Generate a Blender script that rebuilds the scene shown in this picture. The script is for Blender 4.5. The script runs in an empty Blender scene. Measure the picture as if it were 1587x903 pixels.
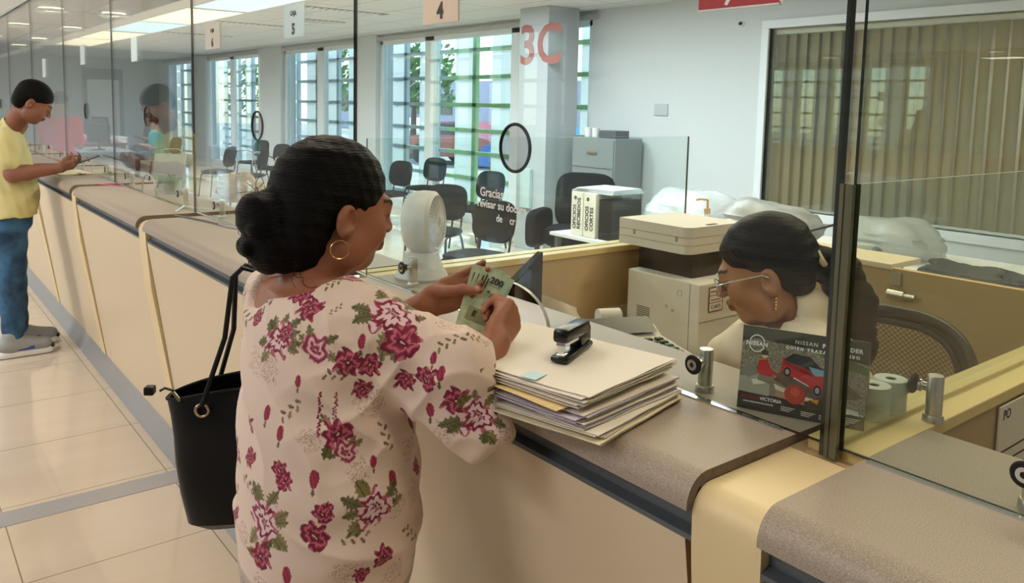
import bpy, bmesh, math, random
import numpy as np
from mathutils import Vector, Matrix, Quaternion
PI = math.pi
S = bpy.context.scene
COL = S.collection
random.seed(7)

# ------------------------------------------------------------------ camera
CAM_RIGHT = Vector((0.6172, 0.7865, 0.0226))
CAM_DOWN = Vector((0.0943, -0.0455, -0.9945))
CAM_FWD = Vector((-0.7811, 0.6159, -0.1022))
CAM_LOC = Vector((0, 0, 1.6))
cd = bpy.data.cameras.new('camera'); cam = bpy.data.objects.new('camera', cd); COL.objects.link(cam)
Mc = Matrix((CAM_RIGHT, -CAM_DOWN, -CAM_FWD)).transposed().to_4x4(); Mc.translation = CAM_LOC
cam.matrix_world = Mc
cd.sensor_width = 36; cd.sensor_fit = 'HORIZONTAL'; cd.lens = 1251.98 / 1587 * 36
cd.shift_y = -(451.5 - 294.95) / 1587
cd.clip_start = 0.02; cd.clip_end = 300
S.camera = cam

# ------------------------------------------------------------------ view and renderer
S.view_settings.view_transform = 'Standard'; S.view_settings.look = 'None'
S.view_settings.gamma = 1; S.view_settings.use_curve_mapping = False
S.view_settings.exposure = 0.15
S.cycles.use_denoising = True
S.cycles.max_bounces = 9; S.cycles.diffuse_bounces = 4; S.cycles.glossy_bounces = 4
S.cycles.transmission_bounces = 6; S.cycles.transparent_max_bounces = 40
S.cycles.caustics_reflective = False; S.cycles.caustics_refractive = False
S.cycles.sample_clamp_indirect = 4

# ------------------------------------------------------------------ sky, sun, large lights
W = bpy.data.worlds.new('world'); S.world = W; W.use_nodes = True
wn = W.node_tree.nodes; wl = W.node_tree.links; wn.clear()
sky = wn.new('ShaderNodeTexSky'); sky.sky_type = 'NISHITA'; sky.sun_disc = False
sky.sun_elevation = math.radians(55); sky.sun_rotation = math.radians(200); sky.dust_density = .4; sky.ozone_density = 3.0
bg = wn.new('ShaderNodeBackground'); bg.inputs['Strength'].default_value = 0.62
wo = wn.new('ShaderNodeOutputWorld'); wl.new(sky.outputs[0], bg.inputs[0]); wl.new(bg.outputs[0], wo.inputs[0])

def lamp(name, kind, loc, energy, color, size=1.0, size_y=None, to=None, spread=None):
    d = bpy.data.lights.new(name, kind); d.energy = energy; d.color = color
    if kind == 'AREA':
        d.shape = 'RECTANGLE'; d.size = size; d.size_y = size_y or size
        if spread: d.spread = spread
    if kind == 'SUN': d.angle = math.radians(1.0)
    o = bpy.data.objects.new(name, d); COL.objects.link(o); o.location = loc
    if to is not None:
        o.rotation_euler = (Vector(to) - Vector(loc)).to_track_quat('-Z', 'Y').to_euler()
    return o
lamp('sun', 'SUN', (0, 0, 20), 8.0, (1, .95, .87), to=(2.0, -6.5, 8.0))
# unseen lights added to brighten the customer hall (their housings are built with the ceiling lights below)
HALL = [(-1.5, -1.6), (-1.5, -3.6), (-5.5, -1.6), (-5.5, -3.6), (-10.5, -2.2), (-15.5, -2.2), (-20.5, -2.2)]
for hx, hy in HALL:
    if hx > -7: lamp('hall_fill_light', 'AREA', (hx, hy, 2.90), 27 if hx > -4 else 58, (.97, .97, 1.0), 1.2, .55, to=(hx, hy, 0))
    else:
        o = lamp('hall_fill_light', 'SPOT', (hx, hy, 2.90), 620, (.93, .96, 1.0), to=(hx, hy, 0)); o.data.spot_size = math.radians(165); o.data.spot_blend = 1; o.data.shadow_soft_size = 0
lamp('office_fill_light', 'AREA', (-2, 7.6, 2.58), 60, (1, .95, .86), 2.4, .6, to=(-2, 7.6, 0))  # unseen light added to brighten the blinds; no fitting is built

# ------------------------------------------------------------------ materials
def lin(h):
    h = h.lstrip('#'); c = [int(h[i:i+2], 16) / 255 for i in (0, 2, 4)]
    return tuple((x / 12.92 if x <= .04045 else ((x + .055) / 1.055) ** 2.4) for x in c) + (1,)
MATS = {}
def mat(name, col='#888888', rough=.5, metal=0.0, spec=.5, emit=None, estr=0, bump=0, bscale=50, var=0, vscale=8, col2=None, detail=3, sheen=0, sss=0, coat=0, attr=None, stretch=None):
    if name in MATS: return MATS[name]
    m = bpy.data.materials.new(name); m.use_nodes = True; MATS[name] = m
    nt = m.node_tree; N = nt.nodes; L = nt.links; b = N['Principled BSDF']
    c = lin(col); b.inputs['Base Color'].default_value = c
    b.inputs['Roughness'].default_value = rough; b.inputs['Metallic'].default_value = metal
    b.inputs['Specular IOR Level'].default_value = spec
    b.inputs['Coat Weight'].default_value = coat
    if sheen: b.inputs['Sheen Weight'].default_value = sheen
    if sss:
        b.inputs['Subsurface Weight'].default_value = sss; b.inputs['Subsurface Scale'].default_value = .01
        b.inputs['Subsurface Radius'].default_value = (1, .35, .2)
    if emit: b.inputs['Emission Color'].default_value = lin(emit); b.inputs['Emission Strength'].default_value = estr
    tc = None
    def coords():
        nonlocal tc
        if tc is None:
            tc = N.new('ShaderNodeTexCoord')
            tc = tc.outputs['Object']
            if stretch:
                mp = N.new('ShaderNodeMapping'); mp.inputs['Scale'].default_value = stretch; L.new(tc, mp.inputs[0]); tc = mp.outputs[0]
        return tc
    if var:
        n = N.new('ShaderNodeTexNoise'); n.inputs['Scale'].default_value = vscale; n.inputs['Detail'].default_value = detail
        L.new(coords(), n.inputs['Vector'])
        r = N.new('ShaderNodeValToRGB'); c2 = lin(col2) if col2 else tuple(x * (1 - var) for x in c[:3]) + (1,)
        r.color_ramp.elements[0].color = c2; r.color_ramp.elements[1].color = c
        r.color_ramp.elements[0].position = .35; r.color_ramp.elements[1].position = .65
        L.new(n.outputs['Fac'], r.inputs[0]); L.new(r.outputs[0], b.inputs['Base Color'])
    if attr:
        a = N.new('ShaderNodeAttribute'); a.attribute_name = attr; L.new(a.outputs['Color'], b.inputs['Base Color'])
    if bump:
        n = N.new('ShaderNodeTexNoise'); n.inputs['Scale'].default_value = bscale; n.inputs['Detail'].default_value = 4
        L.new(coords(), n.inputs['Vector'])
        bp = N.new('ShaderNodeBump'); bp.inputs['Strength'].default_value = bump; bp.inputs['Distance'].default_value = .01
        L.new(n.outputs['Fac'], bp.inputs['Height']); L.new(bp.outputs[0], b.inputs['Normal'])
    return m
def glass_mat(name, tint, ior=1.45, refl='#ffffff'):
    """clear sheet glass: light goes straight through, the faces mirror by Fresnel"""
    m = bpy.data.materials.new(name); m.use_nodes = True; MATS[name] = m
    nt = m.node_tree; N = nt.nodes; L = nt.links; N.clear()
    t = N.new('ShaderNodeBsdfTransparent'); t.inputs[0].default_value = lin(tint)
    g = N.new('ShaderNodeBsdfGlossy'); g.inputs['Roughness'].default_value = 0.0; g.inputs[0].default_value = lin(refl)
    # Schlick reflectance from |N.I|, the same on both faces of the sheet
    F0 = ((ior - 1) / (ior + 1)) ** 2
    ge = N.new('ShaderNodeNewGeometry'); dt = N.new('ShaderNodeVectorMath'); dt.operation = 'DOT_PRODUCT'
    L.new(ge.outputs['Normal'], dt.inputs[0]); L.new(ge.outputs['Incoming'], dt.inputs[1])
    ab = N.new('ShaderNodeMath'); ab.operation = 'ABSOLUTE'; L.new(dt.outputs['Value'], ab.inputs[0])
    om = N.new('ShaderNodeMath'); om.operation = 'SUBTRACT'; om.inputs[0].default_value = 1; L.new(ab.outputs[0], om.inputs[1])
    pw = N.new('ShaderNodeMath'); pw.operation = 'POWER'; L.new(om.outputs[0], pw.inputs[0]); pw.inputs[1].default_value = 5
    f = N.new('ShaderNodeMath'); f.operation = 'MULTIPLY_ADD'; L.new(pw.outputs[0], f.inputs[0]); f.inputs[1].default_value = 1 - F0; f.inputs[2].default_value = F0
    x = N.new('ShaderNodeMixShader'); o = N.new('ShaderNodeOutputMaterial')
    L.new(f.outputs[0], x.inputs[0]); L.new(t.outputs[0], x.inputs[1]); L.new(g.outputs[0], x.inputs[2]); L.new(x.outputs[0], o.inputs[0])
    return m
def trans_mat(name, col, alpha, rough=.3):
    """thin plastic film / frosted sheet: part see-through"""
    m = bpy.data.materials.new(name); m.use_nodes = True; MATS[name] = m
    nt = m.node_tree; N = nt.nodes; L = nt.links; b = N['Principled BSDF']; o = N['Material Output']
    b.inputs['Base Color'].default_value = lin(col); b.inputs['Roughness'].default_value = rough
    t = N.new('ShaderNodeBsdfTransparent'); x = N.new('ShaderNodeMixShader'); x.inputs[0].default_value = alpha
    L.new(t.outputs[0], x.inputs[1]); L.new(b.outputs[0], x.inputs[2]); L.new(x.outputs[0], o.inputs[0])
    return m
G = {}
G['glass'] = glass_mat('counter_glass', '#f7fbf9', 1.34)
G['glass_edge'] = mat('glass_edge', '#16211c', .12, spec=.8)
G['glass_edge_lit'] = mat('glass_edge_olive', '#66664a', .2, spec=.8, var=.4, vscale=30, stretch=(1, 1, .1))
G['win_glass'] = glass_mat('window_glass', '#e9f3f2', 1.4)
G['film'] = trans_mat('plastic_film', '#c3c8cb', .55)
G['worktop'] = mat('speckled_laminate', '#bbac9a', .42, spec=.35, var=.2, vscale=620, col2='#94867a', detail=6)
G['wt_edge'] = mat('laminate_core', '#7b6a5c', .6, var=.25, vscale=60)
G['cream'] = mat('cream_laminate', '#e2cfb0', .35, spec=.4, bump=.02, bscale=8)
G['tan'] = mat('tan_laminate', '#c9ab7c', .5, spec=.3, var=.06, vscale=3)
G['yellow'] = mat('yellow_laminate', '#ecd494', .4, spec=.4)
G['panel_edge'] = mat('panel_edge', '#9d7b57', .6)
G['grey'] = mat('grey_metal_strip', '#60666b', .4, metal=.3)
G['skirt'] = mat('grey_skirting', '#9d9c9c', .25, spec=.6)
G['wall'] = mat('wall_paint', '#d3d9dc', .8, spec=.2)
G['white'] = mat('white_paint', '#e8e9e8', .5)
G['frame'] = mat('window_frame_white', '#e6edf2', .4)
G['steel'] = mat('brushed_steel', '#d8d3c8', .34, metal=1.0, var=.15, vscale=6, stretch=(60, 60, 1))
G['chrome'] = mat('chrome', '#d8d8d6', .12, metal=1.0)
G['black'] = mat('black_plastic', '#0c0c0d', .35, spec=.5)
G['rubber'] = mat('black_rubber', '#080808', .6)
G['fabric_black'] = mat('black_fabric', '#15181b', .85, spec=.2, bump=.3, bscale=300)
G['paper'] = mat('white_paper', '#e9e2d6', .7, spec=.2)
G['ink'] = mat('black_ink', '#1b1b1d', .6)
G['green'] = mat('lattice_green', '#a3c78e', .6)
G['panelw'] = mat('lattice_white', '#e9ebea', .7)
def _tl(m, col, w):
    nt = m.node_tree; N = nt.nodes; L = nt.links; b = N['Principled BSDF']; t = N.new('ShaderNodeBsdfTranslucent'); t.inputs[0].default_value = lin(col)
    x = N.new('ShaderNodeMixShader'); x.inputs[0].default_value = w; L.new(b.outputs[0], x.inputs[1]); L.new(t.outputs[0], x.inputs[2]); L.new(x.outputs[0], N['Material Output'].inputs[0])
_tl(G['panelw'], '#f8f8f8', .6)

# ------------------------------------------------------------------ mesh builder
class MB:
    def __init__(s): s.v = []; s.f = []; s.m = []; s.mats = []
    def mi(s, m):
        if m is None: return 0
        if m not in s.mats: s.mats.append(m)
        return s.mats.index(m)
    def add(s, vs, fs, m=None):
        n = len(s.v); k = s.mi(m); s.v += [tuple(v) for v in vs]
        s.f += [tuple(i + n for i in f) for f in fs]; s.m += [k] * len(fs); return s
    def box(s, lo, hi, m=None, bev=0, rot=None, seg=2):
        lo = Vector(lo); hi = Vector(hi); c = (lo + hi) / 2; d = hi - lo
        bm = bmesh.new(); bmesh.ops.create_cube(bm, size=1)
        for v in bm.verts: v.co = Vector((v.co.x * d.x, v.co.y * d.y, v.co.z * d.z))
        if bev: bmesh.ops.bevel(bm, geom=bm.edges[:], offset=min(bev, min(abs(x) for x in d) * .45), segments=seg, profile=.5, affect='EDGES')
        R = rot.to_3x3() if rot is not None else Matrix.Identity(3)
        bm.verts.index_update()
        s.add([c + R @ v.co for v in bm.verts], [[v.index for v in f.verts] for f in bm.faces], m); bm.free(); return s
    def lathe(s, prof, c=(0, 0, 0), ax=(0, 0, 1), m=None, n=24, cap=True):
        ax = Vector(ax).normalized(); q = Vector((0, 0, 1)).rotation_difference(ax); c = Vector(c)
        vs = []; fs = []
        for r, z in prof:
            for i in range(n):
                a = 2 * PI * i / n; vs.append(c + q @ Vector((r * math.cos(a), r * math.sin(a), z)))
        for j in range(len(prof) - 1):
            for i in range(n):
                k = (i + 1) % n; fs.append((j*n+i, j*n+k, (j+1)*n+k, (j+1)*n+i))
        if cap:
            fs.append(tuple(range(n - 1, -1, -1))); fs.append(tuple(range((len(prof)-1)*n, len(prof)*n)))
        return s.add(vs, fs, m)
    def cyl(s, a, b, r, m=None, n=16, r2=None):
        a = Vector(a); b = Vector(b); l = (b - a).length
        return s.lathe([(r, 0), (r if r2 is None else r2, l)], a, b - a, m, n)
    def tube(s, pts, r, m=None, n=8, closed=False):
        pts = [Vector(p) for p in pts]; N = len(pts); vs = []; fs = []
        up = None
        for i, p in enumerate(pts):
            if closed: t = pts[(i+1) % N] - pts[i-1]
            else: t = pts[min(i+1, N-1)] - pts[max(i-1, 0)]
            t.normalize()
            if up is None: up = t.orthogonal().normalized()
            up = (up - t * up.dot(t)).normalized(); w = t.cross(up)
            rr = r[i] if isinstance(r, (list, tuple)) else r
            for k in range(n):
                a = 2*PI*k/n; vs.append(p + up * (rr*math.cos(a)) + w * (rr*math.sin(a)))
        for i in range(N if closed else N - 1):
            j = (i + 1) % N
            for k in range(n): fs.append((i*n+k, i*n+(k+1) % n, j*n+(k+1) % n, j*n+k))
        if not closed: fs.append(tuple(range(n-1, -1, -1))); fs.append(tuple(range((N-1)*n, N*n)))
        return s.add(vs, fs, m)
    def prism(s, poly, d, m=None, mcap=None):
        """closed polygon of 3-D points pushed along vector d"""
        poly = [Vector(p) for p in poly]; d = Vector(d); n = len(poly)
        s.add(poly + [p + d for p in poly], [(i, (i+1) % n, (i+1) % n + n, i + n) for i in range(n)], m)
        s.add(poly, [tuple(range(n))], mcap or m); s.add([p + d for p in poly], [tuple(range(n-1, -1, -1))], mcap or m); return s
    def sphere(s, c, r, m=None, n=16, k=10, rot=None):
        r = Vector((r, r, r)) if not hasattr(r, '__len__') else Vector(r); c = Vector(c)
        R = rot.to_3x3() if rot is not None else Matrix.Identity(3); vs = []; fs = []
        for j in range(k + 1):
            t = PI * j / k
            for i in range(n):
                a = 2*PI*i/n; vs.append(c + R @ Vector((r.x*math.sin(t)*math.cos(a), r.y*math.sin(t)*math.sin(a), r.z*math.cos(t))))
        for j in range(k):
            for i in range(n): fs.append((j*n+i, (j+1)*n+i, (j+1)*n+(i+1) % n, j*n+(i+1) % n))
        return s.add(vs, fs, m)
    def grid(s, P, m=None):
        """P[i][j] points -> quads"""
        a = len(P); b = len(P[0])
        return s.add([p for row in P for p in row], [(i*b+j, i*b+j+1, (i+1)*b+j+1, (i+1)*b+j) for i in range(a-1) for j in range(b-1)], m)
    def build(s, name, m=None, parent=None, smooth=False, mats=None):
        me = bpy.data.meshes.new(name); me.from_pydata(s.v, [], s.f)
        ms = s.mats if s.mats else [m]
        for x in ms: me.materials.append(x)
        if s.mats: me.polygons.foreach_set('material_index', s.m)
        bm = bmesh.new(); bm.from_mesh(me)
        bmesh.ops.remove_doubles(bm, verts=bm.verts, dist=1e-5)
        bmesh.ops.recalc_face_normals(bm, faces=bm.faces); bm.to_mesh(me); bm.free()
        if smooth:
            for p in me.polygons: p.use_smooth = True
            try: me.set_sharp_from_angle(angle=math.radians(38))
            except Exception: pass
        return link(name, me, parent)
def link(name, me, parent=None):
    o = bpy.data.objects.new(name, me); COL.objects.link(o)
    if parent is not None:
        o.parent = parent; o.matrix_parent_inverse = wmat(parent).inverted()
    return o
def wmat(o):
    M = Matrix.Translation(o.location) @ o.rotation_euler.to_matrix().to_4x4() @ Matrix.Diagonal(o.scale).to_4x4()
    return M if o.parent is None else wmat(o.parent) @ o.matrix_parent_inverse @ M
def tag(o, label=None, cat=None, group=None, kind=None):
    if label: o['label'] = label
    if cat: o['category'] = cat
    if group: o['group'] = group
    if kind: o['kind'] = kind
    return o
def thing(name, label, cat, loc=(0, 0, 0), group=None):
    o = bpy.data.objects.new(name, None); COL.objects.link(o); o.location = loc; o.empty_display_size = .1
    return tag(o, label, cat, group)
def struct(o): o['kind'] = 'structure'; return o
def dup(o, parent=None):
    """a thing with copies of its parts and sub-parts (world-space move is made on the returned root)"""
    c = o.copy(); COL.objects.link(c)
    if parent is not None: c.parent = parent
    for ch in o.children: dup(ch, c)
    return c
def text_mesh(body, size, origin, xd, yd, bold=0, extrude=.0004, align='LEFT', spacing=1.0):
    """lettering as vertices and faces lying in the plane xd,yd at origin"""
    cu = bpy.data.curves.new('lettering', 'FONT'); cu.body = body; cu.size = size; cu.offset = bold; cu.extrude = extrude
    cu.align_x = align; cu.space_character = spacing; cu.resolution_u = 3
    o = bpy.data.objects.new('lettering', cu); COL.objects.link(o)
    dg = bpy.context.evaluated_depsgraph_get(); dg.update(); me = bpy.data.meshes.new_from_object(o.evaluated_get(dg))
    xd = Vector(xd).normalized(); yd = Vector(yd).normalized(); zd = xd.cross(yd); og = Vector(origin)
    vs = [og + xd * v.co.x + yd * v.co.y + zd * v.co.z for v in me.vertices]; fs = [tuple(p.vertices) for p in me.polygons]
    bpy.data.objects.remove(o); bpy.data.curves.remove(cu); bpy.data.meshes.remove(me)
    return vs, fs
def arcp(cx, cy, r, a0, a1, n=8):
    return [(cx + r*math.cos(math.radians(a0 + (a1-a0)*i/n)), cy + r*math.sin(math.radians(a0 + (a1-a0)*i/n))) for i in range(n+1)]

# ================================================================== SETTING
XL, XR, YF, YB, ZC = -24.5, 3.2, -5.2, 6.4, 2.7
# floor: polished 61 cm tiles with thin grout
def floor_mat():
    m = mat('polished_tile', '#d6c7b2', .07, spec=.55); N = m.node_tree.nodes; L = m.node_tree.links; b = N['Principled BSDF']
    g = N.new('ShaderNodeNewGeometry'); sp = N.new('ShaderNodeSeparateXYZ'); L.new(g.outputs['Position'], sp.inputs[0])
    def line(out, off):
        a = N.new('ShaderNodeMath'); a.operation = 'ADD'; L.new(out, a.inputs[0]); a.inputs[1].default_value = off + 61
        d = N.new('ShaderNodeMath'); d.operation = 'MODULO'; L.new(a.outputs[0], d.inputs[0]); d.inputs[1].default_value = .61
        c = N.new('ShaderNodeMath'); c.operation = 'LESS_THAN'; L.new(d.outputs[0], c.inputs[0]); c.inputs[1].default_value = .0045
        return c.outputs[0]
    mx = N.new('ShaderNodeMath'); mx.operation = 'MAXIMUM'; L.new(line(sp.outputs[0], 2.955), mx.inputs[0]); L.new(line(sp.outputs[1], -.922), mx.inputs[1])
    n = N.new('ShaderNodeTexNoise'); n.inputs['Scale'].default_value = 1.3; n.inputs['Detail'].default_value = 5
    mp = N.new('ShaderNodeMapping'); mp.inputs['Scale'].default_value = (6, 1, 1); L.new(g.outputs['Position'], mp.inputs[0]); L.new(mp.outputs[0], n.inputs['Vector'])
    r = N.new('ShaderNodeValToRGB'); r.color_ramp.elements[0].color = lin('#c9b8a2'); r.color_ramp.elements[1].color = lin('#d9cbb8'); L.new(n.outputs['Fac'], r.inputs[0])
    x = N.new('ShaderNodeMix'); x.data_type = 'RGBA'; L.new(mx.outputs[0], x.inputs[0]); L.new(r.outputs[0], x.inputs[6]); x.inputs[7].default_value = lin('#8c7a68')
    L.new(x.outputs[2], b.inputs['Base Color'])
    return m
struct(MB().box((XL, YF, -.12), (XR, YB, 0)).build('floor', floor_mat()))
o = struct(MB().box((-3.53, YF, 0), (-3.405, .955, .002)).build('trim_1', mat('grey_expansion_strip', '#b5b4b8', .35, metal=.4, bump=.1)))
# ceilings
struct(MB().box((XL, YF, 2.95), (XR, 1.08, 3.05)).build('ceiling', G['white']))
def tile_ceiling():
    m = mat('acoustic_tile', '#d9dadb', .9, spec=.1, bump=.1, bscale=80); N = m.node_tree.nodes; L = m.node_tree.links; b = N['Principled BSDF']
    g = N.new('ShaderNodeNewGeometry'); br = N.new('ShaderNodeTexBrick'); L.new(g.outputs['Position'], br.inputs['Vector'])
    br.offset = 0; br.inputs['Scale'].default_value = 1; br.inputs['Brick Width'].default_value = 1.22; br.inputs['Row Height'].default_value = .61
    br.inputs['Mortar Size'].default_value = .012; br.inputs['Color1'].default_value = br.inputs['Color2'].default_value = lin('#d9dadb'); br.inputs['Mortar'].default_value = lin('#b4b6b8')
    L.new(br.outputs[0], b.inputs['Base Color']); return m
struct(MB().box((XL, 2.28, 2.7), (XR, YB, 2.8)).build('ceiling_staff', tile_ceiling()))
soff = mat('mirror_ceiling_panel', '#74797d', .14, metal=.6)
struct(MB().box((XL, 1.10, 2.45), (XR, 2.10, 2.5)).build('ceiling_soffit', soff))
struct(MB().box((XL, 2.10, 2.44), (XR, 2.28, 2.72)).build('trim_2', G['white']))
struct(MB().box((XL, 1.06, 2.44), (XR, 1.10, 2.96)).build('trim_3', G['white']))
mb = MB()
mb.box((XL, 1.69, 2.446), (XR, 1.70, 2.4505))
for x in np.arange(-24, 3, 1.85): mb.box((x, 1.1, 2.446), (x + .01, 2.1, 2.4505))
struct(mb.build('trim_4', mat('panel_joint', '#2a2d30', .5)))
# walls. back wall y=6.4 with lattice windows left of x=-6.72 and the office window right of x=-4.45
WT = .25
def wall_xz(name, y0, y1, x0, x1, z0, z1, holes, m):
    """wall slab in the xz plane with rectangular holes [(xa,xb,za,zb)]"""
    mb = MB(); xs = sorted({x0, x1} | {h[0] for h in holes} | {h[1] for h in holes})
    for a, b in zip(xs, xs[1:]):
        hs = sorted([h for h in holes if h[0] <= a + 1e-6 and h[1] >= b - 1e-6], key=lambda h: h[2]); z = z0
        for h in hs:
            if h[2] > z: mb.box((a, y0, z), (b, y1, h[2]), m)
            z = h[3]
        if z < z1: mb.box((a, y0, z), (b, y1, z1), m)
    return mb.build(name, m)
bays = [(-11.62, -6.72), (-15.49, -12.33), (-20.10, -16.68), (-23.6, -21.2)]
MULL = [[(-10.16, .24), (-8.13, .18)], [(-13.86, .26)], [(-18.5, .26)], []]
WB = (-4.40, 0.6, .74, 2.36)
holes = [(a, b, .12, 2.60) for a, b in bays] + [WB]
struct(wall_xz('wall_back', YB, YB + WT, XL, XR, 0, 2.8, holes, G['wall']))
struct(MB().box((XL - WT, YF, 0), (XL, YB, 3.05)).build('wall_left', mat('far_wall_paint', '#b9c0c4', .8)))
struct(MB().box((XR, YF, 0), (XR + WT, YB, 3.05)).build('wall_right', G['wall']))
fh = [(-12.4, -8.3, .3, 2.75), (-23.5, -19.5, .3, 2.75)]
struct(wall_xz('wall_front', YF - WT, YF, XL, XR, 0, 3.05, fh, mat('hall_wall_paint', '#8f9294', .8)))
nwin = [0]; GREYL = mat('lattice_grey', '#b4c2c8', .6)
def lattice(x0, x1, yo, z0, z1, sgn, xoff, gm=None):
    """outside sun-screen: green beams with hung white panels in every other column"""
    nwin[0] += 1; gx = gm or G['green']
    mb = MB()
    for z in (2.41, 2.02, 1.62, 1.25, .92, .55, .18):
        if z0 - .1 < z < z1 + .1: mb.box((x0 - .3, yo - .03, z - .028), (x1 + .3, yo + .03, z + .028), gx)
    x = x1 + .3 - xoff
    while x > x0 - .4:
        mb.box((x - .045, yo - .03, z0 - .2), (x + .045, yo + .03, z1 + .2), gx)
        zs = [2.8, 2.41, 2.02, 1.62, 1.25, .92, .55, .18]
        for a, b in zip(zs, zs[1:]): mb.box((x - .53, yo + .005*sgn, b + .03), (x - .07, yo + .015*sgn, a - .03), G['panelw'])
        x -= .915
    return struct(mb.build('trim_%d' % (10 + nwin[0]), None))
def window(i, x0, x1, y0, z0, z1, mull, fr=.05, face=1):
    mb = MB(); d = .1
    for a, b, c, e in ((x0, x1, z0, z0 + fr), (x0, x1, z1 - fr, z1), (x0, x0 + fr, z0, z1), (x1 - fr, x1, z0, z1)):
        mb.box((a, y0, c), (b, y0 + d, e), G['frame'])
    for q, w in mull: mb.box((q - w/2, y0, z0), (q + w/2, y0 + d, z1), G['frame'])
    mb.box((x0 + fr, y0 + .045, z0 + fr), (x1 - fr, y0 + .051, z1 - fr), G['win_glass'])
    return struct(mb.build('window_%d' % i, None))
for i, (a, b) in enumerate(bays):
    window(i + 1, a, b, YB + .02, .12, 2.60, MULL[i], .06)
    if i == 0: lattice(-9.98, b, YB + .45, .1, 2.7, 1, .42); lattice(a, -10.6, YB + .45, .1, 2.7, 1, .30, GREYL)
    else: lattice(a, b, YB + .45, .1, 2.7, 1, .12, GREYL)
for i, h in enumerate(fh):
    window(6 + i, h[0], h[1], YF - .12, h[2], h[3], [((h[0] + h[1]) / 2, .12)], .06)
    lattice(h[0], h[1], YF - .6, .3, 2.6, -1, .2)
# columns standing before the back wall
struct(MB().box((-7.22, 5.75, 0), (-6.72, 6.2, 2.7), bev=.006).build('trim_20', mat('column_shade_grey', '#b4bbc0', .8)))  # the column's backlit shade is put into this darker grey
for i, (a, b) in enumerate([(-12.33, -11.62), (-16.68, -15.49), (-21.2, -20.1)]):
    struct(MB().box((a, 6.33, 0), (b, 6.4, 2.7), bev=.006).build('trim_%d' % (21 + i), G['wall']))
# white rail and header line over the windows
struct(MB().box((-24, 6.36, 2.60), (-6.6, 6.4, 2.66)).build('trim_30', mat('header_rail', '#b8b9ba', .5)))

# office window with vertical blinds
x0, x1, z0, z1 = WB
mb = MB(); fr = .075
for a, b, c, e in ((x0 - fr, x1 + fr, z0 - fr, z0), (x0 - fr, x1 + fr, z1, z1 + fr), (x0 - fr, x0, z0, z1), (x1, x1 + fr, z0, z1)):
    mb.box((a, YB - .025, c), (b, YB + .06, e), G['frame'], bev=.004)
mb.box((x0, YB + .03, z0), (x1, YB + .036, z1), glass_mat('office_window_glass', '#eceee8', 1.5))
struct(mb.build('window_5', None))
struct(MB().box((x0 - 1, YB + 2.2, 0), (x1 + 1, YB + 2.4, 2.8)).box((x0 - 1, YB + .26, 2.6), (x1 + 1, YB + 2.4, 2.8)).box((x0 - 1, YB + .26, -.1), (x1 + 1, YB + 2.4, 0)).box((x0-1.1, YB+.26, 0), (x0-1, YB+2.4, 2.8)).box((x1+1, YB+.26, 0), (x1+1.1, YB+2.4, 2.8)).build('wall_office', mat('office_wall', '#b9b3a6', .8)))
bl = thing('window_blind', 'grey-beige vertical slat blind behind the office window on the right', 'blind', (x0, YB + .12, z1))
MB().box((x0 + .01, YB + .09, z1 - .05), (x1 - .01, YB + .14, z1 - .01)).build('headrail', G['frame'], bl)
slm = mat('blind_fabric', '#d6ccb8', .8, spec=.2, var=.08, vscale=4)
_tl(slm, '#c9bfa9', .35)
rs = random.Random(3); x = x0 + .06; k = 0
while x < x1 - .05:
    a = math.radians(rs.choice([-14, -20, -26, -32, -24])); R = Matrix.Rotation(a, 4, 'Z')
    MB().box((x - .060, YB + .105, z0 + .02), (x + .060, YB + .1065, z1 - .05), rot=R).build('slat', slm, bl); x += .108; k += 1

# ================================================================== COUNTER
PITCH = 1.5
def prof(top, fold, front, low, t):
    """outer then inner outline (y,z) of the folded worktop sheet, front at small y"""
    r = fold - front
    out = [(1.31, top)] + [(fold, top)] + [(fold - r*math.sin(math.radians(a)), top - r + r*math.cos(math.radians(a))) for a in range(10, 91, 10)] + [(front, low)]
    r2 = r - t if r > t else .004
    inn = [(front + t, low)] + [(fold - (fold-front-t)*math.sin(math.radians(a)), top - r + (r - t)*math.cos(math.radians(a))) for a in range(90, -1, -10)] + [(1.31, top - t)]
    return out, inn
def sheet(name, x0, x1, parent, top=1.10, fold=.897, front=.855, low=1.052, t=.016, m=None, me=None):
    out, inn = prof(top, fold, front, low, t); mb = MB(); n = len(out)
    mb.grid([[(x0, y, z) for y, z in out], [(x1, y, z) for y, z in out]], m)
    mb.grid([[(x0, y, z) for y, z in inn], [(x1, y, z) for y, z in inn]], m)
    for x in (x0, x1):
        L = out + inn
        ri = inn[::-1]
        for i in range(n - 1 if n <= len(ri) else len(ri) - 1):
            mb.add([(x, *out[i]), (x, *out[i+1]), (x, *ri[i+1]), (x, *ri[i])], [(0, 1, 2, 3)], me)
    mb.add([(x0, *out[-1]), (x1, *out[-1]), (x1, *inn[0]), (x0, *inn[0])], [(0, 1, 2, 3)], me)
    mb.add([(x0, *out[0]), (x1, *out[0]), (x1, *inn[-1]), (x0, *inn[-1])], [(0, 1, 2, 3)], m)
    return mb.build(name, None, parent, smooth=True)
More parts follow.
